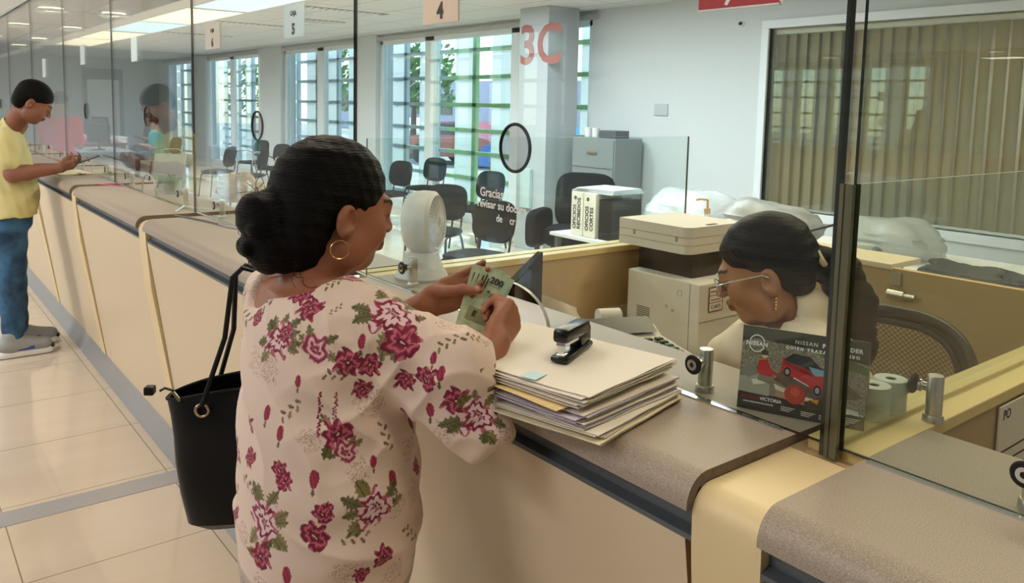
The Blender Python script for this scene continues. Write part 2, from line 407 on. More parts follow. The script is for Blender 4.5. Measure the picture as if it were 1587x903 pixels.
def counter_unit(xr, xl, label):
    """one service desk: worktop, grey recess strip, leaning front panel"""
    t = thing('counter_unit', label, 'counter', ((xr + xl) / 2, 1.0, 0), 'service counter units in a row')
    sheet('worktop', xl, xr, t, m=G['worktop'], me=G['wt_edge'])
    # grey recess strip with a small lower lip
    MB().prism([(xl, .885, 1.083), (xl, .885, 1.018), (xl, .868, 1.012), (xl, .868, 1.004), (xl, .93, 1.004), (xl, .93, 1.083)], (xr - xl, 0, 0)).build('recess_strip', G['grey'], t)
    a, b = xl + .012, xr - .012
    MB().prism([(a, .870, 1.004), (a, 1.004, .10), (a, 1.034, .10), (a, .900, 1.004)], (b - a, 0, 0), G['panel_edge'], G['panel_edge']).add(
        [(a, .8695, 1.004), (b, .8695, 1.004), (b, 1.0035, .10), (a, 1.0035, .10)], [(0, 1, 2, 3)], G['cream']).build('front_panel', None, t)
    MB().box((a, 1.045, .1), (b, 1.065, 1.083)).build('carcass', G['tan'], t)
    return t
def pier(xr, xl, label):
    t = thing('counter_pier', label, 'counter', ((xr + xl) / 2, 1.0, 0), 'cream piers between the counter units')
    pr_ = [(1.10, 1.083), (.905, 1.083)] + [(.905 - .038*math.sin(math.radians(a)), 1.045 + .038*math.cos(math.radians(a))) for a in range(15, 91, 15)] + [(.868, 1.0), (.885, .8), (1.0, .10), (1.10, .10)]
    MB().prism([(xl, y, z) for y, z in pr_], (xr - xl, 0, 0)).build('pier_body', mat('pier_laminate', '#ecd6a6', .35, spec=.4), t, smooth=True)
    return t
ORD = ['nearest', 'second', 'third', 'fourth', 'fifth', 'sixth', 'seventh', 'eighth']
counter_unit(.82, -.567, 'speckled counter unit cropped at the lower right corner, right of the yellow pier')
for k in range(8):
    xr = -.68 - PITCH*k
    lab = ['counter unit under the paper stack and stapler, with the woman leaning on it', 'counter unit left of the floral woman, beside the black handbag'][k] if k < 2 else \
        ['counter unit with a small dark mark on its front edge, third from the placard', 'counter unit where the man in yellow rests his hands', 'counter unit just beyond the man in yellow', 'counter unit at the far end, sixth from the placard', 'counter unit at the far end, seventh from the placard', 'farthest counter unit of the row'][k - 2]
    counter_unit(xr, xr - PITCH + .113, lab)
for k in range(8):
    pier(-.5675 - PITCH*k, -.6795 - PITCH*k, 'yellowish rounded pier right of the advertising placard' if k == 0 else 'narrow cream pier between counter units, number %d from the placard' % (k + 1) if False else
         ['', 'narrow cream pier behind the floral woman', 'narrow cream pier where the handbag hangs', 'narrow cream pier left of the handbag strap', 'narrow cream pier right of the man in yellow', 'narrow cream pier hidden by the man in yellow', 'narrow cream pier near the far end of the row', 'last narrow cream pier at the far end'][k])
struct(MB().prism([(-14, .962, 0), (-14, 1.0, .105), (-14, 1.04, .105), (-14, 1.04, 0)], (15, 0, 0)).build('baseboard_counter', G['skirt']))

# cubicle partitions between the desks (x = const), cream ledge on top
def partition(xc, label, y1=2.70, x_w=.05):
    t = thing('cubicle_partition', label, 'partition', (xc, 1.9, 0), 'low cream partitions between staff desks')
    MB().box((xc - x_w + .006, 1.11, 0), (xc + x_w - .006, y1, 1.08)).build('partition_body', G['tan'], t)
    mb = MB(); mb.box((xc - x_w, 1.13, 1.078), (xc - .006, y1, 1.10), bev=.002).box((xc + .006, 1.13, 1.078), (xc + x_w, y1, 1.10), bev=.002).box((xc - .006, 1.13, 1.078), (xc + .006, y1, 1.092))
    mb.build('ledge', G['yellow'], t)
    return t
partition(-.618, 'partition with pale yellow ledge running back from beside the white paper rolls')
partition(-2.12, 'partition with cream ledge behind the monitor, ending at the photocopier')
G['edge_glint'] = mat('painted_edge_glint', '#c9cdc6', .15, spec=.8)  # light caught by the glass edges, put into a pale colour
G['smoke'] = trans_mat('smoked_disc', '#574f49', .55, .2)
# glass panes
EDGE = G['glass_edge']
def pane(xl, xr, zt=2.44, z0=1.1005, cut=True, hole=True, name='glass_screen', label='', group='glass screen panes standing on the counter'):
    y0, y1 = 1.1155, 1.1245; xc = (xl + xr) / 2 - .01
    bpyc = bpy.data.curves.new('p', 'CURVE'); bpyc.dimensions = '2D'; bpyc.fill_mode = 'BOTH'; bpyc.extrude = (y1 - y0) / 2
    def loop(pts):
        sp = bpyc.splines.new('POLY'); sp.points.add(len(pts) - 1)
        for p, q in zip(sp.points, pts): p.co = (q[0], q[1], 0, 1)
        sp.use_cyclic_u = True
    out = [(xl, z0), ]
    if cut:
        out += [(xc - .135, z0)] + [(xc + .135*math.cos(math.radians(a)), z0 + .105*math.sin(math.radians(a))**.8) for a in range(170, 5, -10)] + [(xc + .135, z0)]
    out += [(xr, z0), (xr, zt), (xl, zt)]
    loop(out)
    if hole: loop([(xc + .053*math.cos(a), 1.51 + .053*math.sin(a)) for a in np.linspace(0, 2*PI, 33)[:-1]])
    o = bpy.data.objects.new('p', bpyc); COL.objects.link(o); dg = bpy.context.evaluated_depsgraph_get(); dg.update()
    me0 = bpy.data.meshes.new_from_object(o.evaluated_get(dg)); bpy.data.objects.remove(o); bpy.data.curves.remove(bpyc)
    vs = [(v.co.x, (y0 + y1) / 2 + v.co.z, v.co.y) for v in me0.vertices]; fs = [tuple(p.vertices) for p in me0.polygons]
    mb = MB(); 
    for f in fs:
        a, b, c = [Vector(vs[i]) for i in f[:3]]; nn = (b - a).cross(c - a).normalized()
        cc = sum((Vector(vs[i]) for i in f), Vector()) / len(f); arch = cut and abs(cc.x - xc) < .137 and cc.z < 1.21 and abs(nn.y) < .5
        mb.m.append(mb.mi(G['glass'] if abs(nn.y) > .5 else G['edge_glint'] if arch else EDGE)); mb.f.append(f)
    mb.v = vs
    ob = mb.build(name, None)
    tag(ob, label, 'glass screen', group)
    if hole:
        r = MB(); r.tube([(xc + .053*math.cos(a), 1.12, 1.51 + .053*math.sin(a)) for a in np.linspace(0, 2*PI, 33)[:-1]], .0038, closed=True)
        r.build('speaking_hole_ring', G['rubber'], ob, smooth=True)
        MB().lathe([(.0005, 0), (.051, 0)], (xc, 1.1215, 1.51), (0, 1, 0), n=32, cap=False).build('speaking_disc', G['smoke'], ob)
    return ob
js = [-.628 - 1.5505*k for k in range(9)]
PL = ['tall glass pane with speaking hole between the woman and the clerk', 'glass pane behind the floral woman\'s head, left of its dark joint',
      'glass pane left of the second dark vertical joint', 'glass pane where the yellow shirt is mirrored', 'glass pane before the man in yellow', 'glass pane beyond the man in yellow', 'seventh glass pane towards the far end', 'last glass pane at the far end']
for k in range(8):
    pane(js[k+1] + .003, js[k] - .003, label=PL[k])
pane(-.612, .9, hole=False, cut=False, label='rightmost glass pane, starting at the corner post of the side glass')
def side_glass(x, y1, label):
    mb = MB(); a = (x - .0045, 1.128, 1.094); b = (x + .0045, y1, 1.50)
    mb.add([(a[0], a[1], a[2]), (a[0], b[1], a[2]), (a[0], b[1], b[2]), (a[0], a[1], b[2])], [(0, 1, 2, 3)], G['glass'])
    mb.add([(b[0], a[1], a[2]), (b[0], b[1], a[2]), (b[0], b[1], b[2]), (b[0], a[1], b[2])], [(0, 1, 2, 3)], G['glass'])
    e = G['glass_edge_lit']
    for y in (a[1], b[1]): mb.add([(a[0], y, a[2]), (b[0], y, a[2]), (b[0], y, b[2]), (a[0], y, b[2])], [(0, 1, 2, 3)], e)
    for z in (a[2], b[2]): mb.add([(a[0], a[1], z), (b[0], a[1], z), (b[0], b[1], z), (a[0], b[1], z)], [(0, 1, 2, 3)], G['edge_glint'] if z > 1.3 else e)
    ob = mb.build('divider_glass', None); tag(ob, label, 'glass screen', 'low glass dividers on the cubicle partitions'); return ob
side_glass(-.612, 2.62, 'low glass divider on the yellow ledge, right side of the picture')
side_glass(-2.12, 2.57, 'low glass divider on the ledge behind the monitor and photocopier')
# glass corner post (polished thick edge)
tag(MB().box((-.6345, 1.106, 1.086), (-.6285, 1.1148, 2.44), G['glass_edge']).box((-.6362, 1.1135, 1.086), (-.6347, 1.1148, 2.44), G['edge_glint']).box((-.6280, 1.106, 1.086), (-.6215, 1.1148, 1.50), G['glass_edge_lit']).box((-.6210, 1.106, 1.086), (-.6195, 1.1148, 1.50), G['glass_edge']).box((-.6190, 1.106, 1.086), (-.608, 1.1148, 1.50), G['glass_edge_lit']).build('corner_post', None), 'olive and dark glass corner strip rising beside the placard', 'post')
# aluminium channel line under the panes
struct(MB().box((-13, 1.1045, 1.1), (-.70, 1.1145, 1.1025), G['chrome']).box((-.56, 1.1045, 1.1), (.8, 1.1145, 1.1025), G['chrome']).build('trim_31', None))

def standoff(base, toward, label, group='steel glass clamps on the counter'):
    """steel post with a short arm and a round cap with black gasket on the glass"""
    b = Vector(base); tw = Vector(toward).normalized()
    t = thing('glass_clamp', label, 'clamp', b, group)
    MB().lathe([(.0165, 0), (.0165, .009), (.0145, .012), (.013, .012), (.013, .076), (.012, .078)], b, m=None, n=24).build('post', G['steel'], t, smooth=True)
    c = b + Vector((0, 0, .055))
    MB().lathe([(.0075, .008), (.0075, .020), (.0105, .021), (.0105, .0245)], c, tw, n=20).build('arm', G['chrome'], t, smooth=True)
    g = MB().lathe([(.017, .034), (.0175, .0365), (.0155, .0385), (.010, .0385)], c, tw, n=28).build('gasket', G['rubber'], t, smooth=True)
    MB().lathe([(.010, .0345), (.010, .0395), (.0045, .0395), (.004, .037)], c, tw, n=24).build('cap', G['chrome'], t, smooth=True)
    return t
for k in range(6):
    for dx, nm in ((-.265, 'right'), (-1.29, 'left')):
        x = -.624 - 1.5505*k + dx
        if k == 0 and nm == 'left': x = -1.897
        lb = {(0, 'right'): 'steel clamp post between the calculator and the placard', (0, 'left'): 'steel clamp post in front of the white fan base'}.get((k, nm),
             'small steel clamp post at the %s of the %s glass pane' % (nm, ['', 'second', 'third', 'fourth', 'fifth', 'sixth'][k]))
        standoff((x, 1.153, 1.1), (0, -1, 0), lb)
standoff((-.578, 1.352, 1.1), (-1, 0, 0), 'large steel clamp post beside the two white paper rolls')
standoff((-.362, 1.153, 1.1), (0, -1, 0), 'steel clamp post cropped by the right edge of the picture')

# ================================================================== CEILING LIGHTS, SIGNS
def panel_light(xa, xb, ya, yb, col, e, lab):
    t = thing('ceiling_light', lab, 'ceiling light', ((xa + xb)/2, (ya + yb)/2, 2.7), 'recessed rectangular lights in the staff ceiling')
    m = mat('diffuser' + col, '#ffffff', .5, emit=col, estr=e)
    MB().box((xa, ya, 2.694), (xb, yb, 2.6995), m).build('diffuser', None, t)
    MB().box((xa - .03, ya - .03, 2.69), (xb + .03, ya, 2.70)).box((xa - .03, yb, 2.69), (xb + .03, yb + .03, 2.70)).box((xa - .03, ya, 2.69), (xa, yb, 2.70)).box((xb, ya, 2.69), (xb + .03, yb, 2.70)).build('frame', G['white'], t)
    return t
YEL, BLU = '#ffedc0', '#a8e0fa'
for k, (xa, xb, c, e, lab) in enumerate([(-19.3, -16.9, YEL, 1.3, 'yellow ceiling light panel farthest away, over the far wall'), (-16.8, -14.7, YEL, 1.0, 'cream ceiling light panel between the farthest yellow and the small blue one'),
        (-14.5, -12.4, BLU, 1.0, 'small pale blue ceiling light panel crossed by a glass joint'), (-12.3, -10.15, YEL, 1.2, 'cream ceiling light panel left of the large blue one'),
        (-10.0, -7.8, BLU, 1.0, 'large blue ceiling light panel at the top edge'), (-7.7, -5.5, YEL, 2.0, 'ceiling light panel just above the top edge of the picture'),
        (-5.4, -3.2, YEL, 3, ''), (-3.0, -.8, YEL, 3.6, ''), (-.6, 1.6, YEL, 3.6, '')]):
    panel_light(xa, xb, 3.0, 3.68, c, e, lab or 'warm ceiling light panel above the clerk\'s desks, outside the picture')
lamp('staff_ceiling_light_glow', 'AREA', (-1.6, 2.9, 2.66), 34, (1, .83, .56), 3.4, .8, to=(-1.6, 2.9, 0))
for lx in (-18.1, -15.8, -13.5, -11.2, -8.9, -6.6, -4.3):
    o = lamp('staff_ceiling_light_glow_far', 'SPOT', (lx, 3.4, 2.66), 190, (.90, .96, 1.0), to=(lx, 3.7, 0)); o.data.spot_size = math.radians(168); o.data.spot_blend = 1; o.data.shadow_soft_size = 0
lamp('back_wall_fill_light', 'AREA', (-5.5, 4.7, 2.68), 70, (.84, .93, 1.0), 4, .65, to=(-5.5, 4.7, 0))  # fill without a fitting, added to brighten and cool the back wall
for i, x in enumerate([-15.9, -13.85, -11.3, -9.05, -6.8, -4.5, -2.2, .1]):
    for j, y in enumerate((1.39, 1.95)):
        t = thing('downlight', 'round chrome-rimmed downlight in the %s row, %s' % (('front', 'rear')[j], ['farthest from the camera', 'second farthest', 'third farthest', 'nearest one in view', 'above the glass out of view', 'above the glass out of view', 'above the woman out of view', 'above the clerk out of view'][i]), 'downlight', (x, y, 2.45), 'round downlights under the mirror ceiling')
        MB().lathe([(.12, 0), (.15, -.006), (.15, -.02), (.125, -.03), (.115, -.022), (.11, -.004)], (x, y, 2.4445), m=None, n=28, cap=False).build('rim', G['chrome'], t, smooth=True)
        MB().lathe([(.11, 0), (.11, -.012)], (x, y, 2.4445), m=None, n=24).build('lens', mat('lens_glow', '#ffffff', .4, emit='#fff0cf', estr=6), t)
for x in (-4.5, -2.2, -.4):
    lamp('downlight_beam', 'AREA', (x, 1.0, 2.40), 7, (1, .86, .66), .5, .5, to=(x, .95, 0))

for hx, hy in HALL:
    t = thing('ceiling_light', 'housing of an added fill light in the customer hall ceiling behind the camera', 'ceiling light', (hx, hy, 2.95), 'added hall fill lights behind the camera')
    MB().box((hx - .62, hy - .3, 2.91), (hx + .62, hy + .3, 2.9495)).build('housing', G['white'], t)
# ================================================================== OUTSIDE
tag(MB().box((-70, 6.75, -.35), (40, 60, -.3)).build('ground', mat('pale_pavement', '#b9b3a8', .9, var=.25, vscale=2)), kind='structure')
tag(MB().box((-70, -60, -.35), (40, -5.6, -.3)).build('ground', MATS['pale_pavement']), kind='structure')
def blob_tree(x, y, h, r, seed, label, y_sign=1):
    rs = random.Random(seed); t = thing('tree', label, 'tree', (x, y, -.3), 'trees outside')
    MB().cyl((x, y, -.3), (x + .1, y, h * .5), .14, n=10, r2=.08).build('trunk', mat('bark', '#5b4a3a', .9), t)
    mb = MB()
    for i in range(420):
        u = rs.uniform(0, 2*PI); w = rs.uniform(-1, 1); q = rs.uniform(.55, 1) ** .5
        c = Vector((x + r*q*math.sqrt(1-w*w)*math.cos(u), y + r*q*math.sqrt(1-w*w)*math.sin(u), h*.68 + r*.8*q*w))
        d = Vector((rs.gauss(0, 1), rs.gauss(0, 1), rs.gauss(0, 1))).normalized(); e = d.orthogonal().normalized(); f = d.cross(e); k = rs.uniform(.12, .26)
        mb.add([c - e*k, c + f*k*.5, c + e*k, c - f*k*.5], [(0, 1, 2, 3)])
    mb.build('crown', mat('foliage', '#5f8a3e', .8, var=.5, vscale=2), t)
    return t
for i, (x, y, h, r) in enumerate([(-24.8, 15, 3.9, 1.4), (-34, 18, 4.2, 2.0), (-38, 24, 4.6, 2.4), (-50, 26, 5, 3), (-43, 15, 3.6, 1.9), (-15, 27, 3.4, .9)]):
    blob_tree(x, y, h, r, i, ['bushy green tree outside the middle lattice window', 'green tree outside, left of the middle lattice window', 'tall green tree far outside the middle window', 'wide green tree far outside on the left', 'small green tree outside the left windows', 'thin palm-like tree outside the right lattice window'][i])
def car(x, y, ang, col, label):
    t = thing('car', label, 'car', (x, y, -.3), 'parked cars outside'); R = Matrix.Rotation(ang, 4, 'Z'); o = Vector((x, y, -.3))
    W_ = lambda p: o + R @ Vector(p)
    body = [(-2.1, .28), (-2.15, .62), (-1.95, .85), (-1.2, .95), (-.7, 1.38), (.7, 1.42), (1.35, .98), (2.0, .86), (2.15, .6), (2.1, .28)]
    MB().prism([W_((a, -.85, b)) for a, b in body], R @ Vector((0, 1.7, 0))).build('car_body', mat('paint' + col, col, .25, coat=.6), t)
    gl = [(-1.1, .97), (-.66, 1.32), (.66, 1.36), (1.2, 1.0)]
    MB().prism([W_((a, -.86, b)) for a, b in gl], R @ Vector((0, 1.72, 0))).build('windows', mat('car_glass', '#27333c', .1), t)
    for a in (-1.35, 1.35):
        for b in (-.86, .7): MB().cyl(W_((a, b, .32)), W_((a, b + .18, .32)), .32, n=20).build('wheel', G['rubber'], t)
car(-15.9, 14.0, .1, '#2f6fbd', 'blue car parked outside the right lattice window')
car(-21.8, 15.2, .15, '#9c2a37', 'dark red car parked outside behind the speaking hole')
car(-27.6, 16.5, .05, '#c8cdd2', 'silver car parked outside the middle lattice window')
car(-8, -12, .1, '#b9c6d6', 'pale car parked in front of the hall behind the camera')
def building(x0, x1, y0, y1, h, col, label):
    t = thing('building', label, 'building', ((x0+x1)/2, y0, -.3))
    MB().box((x0, y0, -.3), (x1, y1, h)).build('walls', mat('facade' + col, col, .85, var=.08), t)
    for k in range(int((x1 - x0) / 3)):
        a = x0 + 1 + 3*k
        MB().box((a, y0 - .05, 1), (a + 1.4, y0 + .05, 2.4)).build('window', mat('car_glass', '#27333c', .1), t)
building(-62, -34, 30, 36, 3.2, '#b7aebc', 'long low mauve building far outside the left windows')
building(-30, -19, 33, 38, 3.6, '#d3cdc4', 'low pale building far outside the lattice windows')

# ================================================================== WAITING CHAIRS
def sweep_rounded(mb, pts, r, m=None, n=8):
    """polyline with rounded corners as tube"""
    P = [Vector(p) for p in pts]; out = [P[0]]
    for i in range(1, len(P) - 1):
        a = (P[i-1] - P[i]); b = (P[i+1] - P[i]); k = min(.05, a.length/2.2, b.length/2.2)
        p0 = P[i] + a.normalized()*k; p2 = P[i] + b.normalized()*k
        for t in (0, .25, .5, .75, 1): out.append(p0*(1-t)**2 + P[i]*2*t*(1-t) + p2*t*t)
    out.append(P[-1]); mb.tube(out, r, m, n)
def cushion(c, size, rot, dome=.02, n=10, arc=0, k=3.2):
    """rounded-rectangle pad; size (w,h,thickness), local z thickness"""
    mb = MB(); w, h, t = size; R = rot.to_3x3(); c = Vector(c); rings = []
    for lv in (-1, -.8, -.3, .3, .8, 1):
        s = 1 - .09 * abs(lv) ** 3 if abs(lv) < .9 else .86
        ring = []
        for i in range(36):
            a = 2*PI*i/36; ca, sa = math.cos(a), math.sin(a)
            x = w/2*s*abs(ca)**(2/k)*math.copysign(1, ca); y = h/2*s*abs(sa)**(2/k)*math.copysign(1, sa)
            ring.append(c + R @ Vector((x, y, lv*t/2 + arc*(x/w*2)**2)))
        rings.append(ring)
    f = []
    for j in range(5):
        for i in range(36): f.append((j*36+i, j*36+(i+1) % 36, (j+1)*36+(i+1) % 36, (j+1)*36+i))
    vs = [v for r in rings for v in r]
    for j, sg in ((0, -1), (5, 1)):
        cc = c + R @ Vector((0, 0, sg*(t/2 + dome))); vs.append(cc); q = len(vs) - 1
        for i in range(36): f.append((j*36+i, j*36+(i+1) % 36, q))
    return mb.add(vs, f)
def visitor_chair(loc, face, label, arms=False, fabric=None, legm=None, group='visitor chairs in the waiting area'):
    t = thing('visitor_chair', label, 'chair', loc, group); o = Vector(loc); R = Matrix.Rotation(face, 4, 'Z')   # seat faces local -y
    P = lambda x, y, z: o + R @ Vector((x, y, z)); fb = fabric or G['fabric_black']; lm = legm or G['black']
    cushion(P(0, 0, .45), (.46, .44, .05), R).build('seat', fb, t, smooth=True)
    cushion(P(0, .235, .70), (.43, .34, .04), R @ Matrix.Rotation(math.radians(80), 4, 'X'), arc=.02).build('backrest', fb, t, smooth=True)
    for sx in (-1, 1):
        mb = MB(); sweep_rounded(mb, [P(.22*sx, -.22, 0), P(.20*sx, -.17, .43), P(.20*sx, .12, .43), P(.23*sx, .25, 0)], .011)
        mb.build('leg', lm, t, smooth=True)
        mb = MB(); sweep_rounded(mb, [P(.15*sx, .05, .42), P(.15*sx, .22, .44), P(.15*sx, .25, .62)], .009); mb.build('back_support', lm, t, smooth=True)
        if arms:
            mb = MB(); sweep_rounded(mb, [P(.22*sx, -.17, .42), P(.27*sx, -.16, .66), P(.27*sx, .12, .66), P(.22*sx, .24, .60)], .011); mb.build('armrest', G['chrome'], t, smooth=True)
    return t
CH = [((-13.3, 4.35), -.75, 'black visitor chair seen from its side, left of the two overlapping chairs', 0), ((-12.4, 4.55), -.7, 'dark visitor chair just right of the side-on black chair', 0),
      ((-15.1, 5.6), .3, 'small far visitor chair with chrome arms near the white column', 1), ((-13.6, 5.4), .35, 'far visitor chair with chrome arms, right behind the woman\'s hair bun', 1),
      ((-9.2, 5.2), .2, 'black visitor chair right beside the woman\'s forehead', 0), ((-9.6, 6.0), .25, 'black visitor chair with a white tag, close to the lattice window', 0),
      ((-7.35, 5.3), .2, 'black visitor chair below the round speaking hole', 0), ((-6.2, 4.0), .5, 'visitor chair behind the white desk fan', 0),
      ((-5.0, 3.6), .25, 'visitor chair nearest to the cream partition behind the banknotes', 0), ((-16.5, 4.4), .2, 'visitor chair at the left by the dark vertical glass joint', 1)]
for (x, y), a, lb, ar in CH: visitor_chair((x, y, 0), a, lb, bool(ar))

def armchair(loc, face):
    t = thing('armchair', 'low black armchair beside the white binders', 'armchair', loc); o = Vector(loc); R = Matrix.Rotation(face, 4, 'Z'); P = lambda x, y, z: o + R @ Vector((x, y, z))
    cushion(P(0, -.02, .40), (.58, .56, .16), R).build('seat', G['fabric_black'], t, smooth=True)
    cushion(P(0, .30, .70), (.60, .56, .14), R @ Matrix.Rotation(math.radians(82), 4, 'X'), k=4).build('backrest', G['fabric_black'], t, smooth=True)
    for s_ in (-1, 1): cushion(P(.36*s_, -.02, .46), (.60, .36, .11), R @ Matrix.Rotation(PI/2, 4, 'Z') @ Matrix.Rotation(PI/2, 4, 'X'), k=4).build('armrest', G['fabric_black'], t, smooth=True)
    for sx in (-1, 1):
        for sy in (-1, 1): MB().cyl(P(.3*sx, .25*sy, 0), P(.3*sx, .25*sy, .33), .025, n=12).build('leg', G['black'], t)
armchair((-5.6, 5.2, 0), .55)

# ================================================================== PEOPLE (implicit solids meshed as one continuous surface)
class Solid:
    def __init__(s, lo, hi, h):
        s.h = h; s.lo = np.array(lo, float); n = np.ceil((np.array(hi) - s.lo) / h).astype(int) + 1
        s.ax = [s.lo[i] + h*np.arange(n[i]) for i in range(3)]; s.f = np.full(n, 1.0, np.float32)
    def _win(s, lo, hi):
        sl = [];
        for i in range(3):
            a = max(0, int((lo[i] - s.lo[i]) / s.h) - 1); b = min(len(s.ax[i]), int((hi[i] - s.lo[i]) / s.h) + 3)
            if b <= a: return None, None
            sl.append(slice(a, b))
        P = np.meshgrid(*[s.ax[i][sl[i]] for i in range(3)], indexing='ij', sparse=True)
        return tuple(sl), P
    def _mix(s, sl, d, k, sub):
        a = s.f[sl]; d = d.astype(np.float32)
        if sub:
            d = -d
            if k: hh = np.maximum(k - np.abs(a - d), 0) / k; s.f[sl] = np.maximum(a, d) + hh*hh*k*.25
            else: s.f[sl] = np.maximum(a, d)
        else:
            if k: hh = np.maximum(k - np.abs(a - d), 0) / k; s.f[sl] = np.minimum(a, d) - hh*hh*k*.25
            else: s.f[sl] = np.minimum(a, d)
    def cap(s, a, b, ra, rb=None, k=.015, sub=False):
        a = np.array(a, float); b = np.array(b, float); rb = ra if rb is None else rb; m = max(ra, rb) + max(k, .004) + 2*s.h
        sl, P = s._win(np.minimum(a, b) - m, np.maximum(a, b) + m)
        if sl is None: return s
        d = b - a; L = max(d @ d, 1e-9)
        t = np.clip(((P[0]-a[0])*d[0] + (P[1]-a[1])*d[1] + (P[2]-a[2])*d[2]) / L, 0, 1)
        q = np.sqrt((P[0]-a[0]-t*d[0])**2 + (P[1]-a[1]-t*d[1])**2 + (P[2]-a[2]-t*d[2])**2) - (ra + (rb-ra)*t)
        s._mix(sl, q, k, sub); return s
    def ell(s, c, r, R=None, k=.015, sub=False):
        c = np.array(c, float); r = np.array(r, float); m = max(r) + max(k, .004) + 2*s.h
        if R is None: mm = r + max(k, .004) + 2*s.h
        else: mm = m
        sl, P = s._win(c - mm, c + mm)
        if sl is None: return s
        x, y, z = P[0]-c[0], P[1]-c[1], P[2]-c[2]
        if R is not None:
            x, y, z = (R[0][i]*x + R[1][i]*y + R[2][i]*z for i in range(3))
        k0 = np.sqrt((x/r[0])**2 + (y/r[1])**2 + (z/r[2])**2); k1 = np.sqrt((x/r[0]**2)**2 + (y/r[1]**2)**2 + (z/r[2]**2)**2) + 1e-9
        s._mix(sl, k0*(k0-1)/k1, k, sub); return s
    def loft(s, rows, k=.02):
        """rows of (z, cx, cy, a, b) from low to high: upright body of elliptical sections"""
        A = np.array(rows, float); lo = (A[:, 1]-A[:, 3]).min(), (A[:, 2]-A[:, 4]).min(), A[0, 0]; hi = (A[:, 1]+A[:, 3]).max(), (A[:, 2]+A[:, 4]).max(), A[-1, 0]
        sl, P = s._win(np.array(lo) - .04, np.array(hi) + .04); z = P[2]
        cx, cy, a, b = (np.interp(z, A[:, 0], A[:, j]) for j in (1, 2, 3, 4))
        q = np.sqrt(((P[0]-cx)/a)**2 + ((P[1]-cy)/b)**2); d = (q - 1) * np.minimum(a, b)
        d = np.maximum(d, np.maximum(A[0, 0] - z, z - A[-1, 0])); s._mix(sl, d, k, False); return s
    def warp(s, fn, band=.03):
        """add a small relief fn(x,y,z) near the surface"""
        X, Y, Z = np.meshgrid(*s.ax, indexing='ij', sparse=True); s.f += (fn(X, Y, Z) * np.clip(1 - np.abs(s.f)/band, 0, 1)).astype(np.float32); return s
    def mesh(s, name, parent, m, color=None, sub=0, smooth_it=2):
        f = s.f; f[0] = f[-1] = 1; f[:, 0] = f[:, -1] = 1; f[:, :, 0] = f[:, :, -1] = 1
        ins = f < 0; nx, ny, nz = f.shape
        cnt = np.zeros((nx-1, ny-1, nz-1), np.int8)
        for i in (0, 1):
            for j in (0, 1):
                for k in (0, 1): cnt += ins[i:nx-1+i, j:ny-1+j, k:nz-1+k]
        act = (cnt > 0) & (cnt < 8); ids = np.full(act.shape, -1, np.int32); C = np.argwhere(act); ids[act] = np.arange(len(C))
        acc = np.zeros((len(C), 3)); w = np.zeros(len(C))
        cor = [(0,0,0),(1,0,0),(0,1,0),(1,1,0),(0,0,1),(1,0,1),(0,1,1),(1,1,1)]
        V = [f[C[:, 0]+a, C[:, 1]+b, C[:, 2]+c] for a, b, c in cor]
        for p, q in ((0,1),(2,3),(4,5),(6,7),(0,2),(1,3),(4,6),(5,7),(0,4),(1,5),(2,6),(3,7)):
            va, vb = V[p], V[q]; cr = (va < 0) != (vb < 0); t = np.where(cr, va/np.where(cr, va-vb, 1), 0)
            pa = np.array(cor[p]); pb = np.array(cor[q]); acc += np.where(cr[:, None], pa + t[:, None]*(pb-pa), 0); w += cr
        vs = s.lo + s.h*(C + acc/w[:, None]); faces = []
        for ax in range(3):
            sh = [slice(1, -1)]*3; sh[ax] = slice(0, -1); a = ins[tuple(sh)]; sh2 = list(sh); sh2[ax] = slice(1, None); b = ins[tuple(sh2)]
            E = np.argwhere(a != b); o = E.copy(); 
            for d in range(3):
                if d != ax: o[:, d] += 1
            u, v = [d for d in range(3) if d != ax]
            def gi(du, dv):
                q = o.copy(); q[:, u] -= du; q[:, v] -= dv; return ids[q[:, 0], q[:, 1], q[:, 2]]
            quad = np.stack([gi(1, 1), gi(0, 1), gi(0, 0), gi(1, 0)], 1); fl = a[tuple(E.T)]
            if ax == 1: fl = ~fl
            quad[~fl] = quad[~fl][:, ::-1]; faces.append(quad)
        F = np.concatenate(faces); F = F[(F >= 0).all(1)]
        # light smoothing
        for _ in range(smooth_it):
            sm = np.zeros_like(vs); c = np.zeros(len(vs))
            for i in range(4):
                np.add.at(sm, F[:, i], vs[F[:, (i+1) % 4]]); np.add.at(c, F[:, i], 1)
            vs = vs*.5 + .5*sm/np.maximum(c, 1)[:, None]
        for _ in range(sub):   # plain 4-way split
            E = np.concatenate([F[:, [i, (i+1) % 4]] for i in range(4)]); E.sort(1)
            key = E[:, 0].astype(np.int64)*len(vs) + E[:, 1]; uq, inv = np.unique(key, return_inverse=True)
            n0 = len(vs); em = (vs[uq//n0] + vs[uq % n0])/2; fc = vs[F].mean(1); nf = len(F)
            ei = (inv + n0).reshape(4, nf); ci = np.arange(nf) + n0 + len(em); vs = np.concatenate([vs, em, fc])
            F = np.concatenate([np.stack([F[:, i], ei[i], ci, ei[(i+3) % 4]], 1) for i in range(4)])
        me = bpy.data.meshes.new(name); me.vertices.add(len(vs)); me.vertices.foreach_set('co', vs.astype(np.float32).ravel())
        me.loops.add(F.size); me.loops.foreach_set('vertex_index', F.astype(np.int32).ravel()); me.polygons.add(len(F))
        me.polygons.foreach_set('loop_start', np.arange(0, F.size, 4, dtype=np.int32)); me.update(calc_edges=True)
        me.polygons.foreach_set('use_smooth', np.ones(len(F), bool))
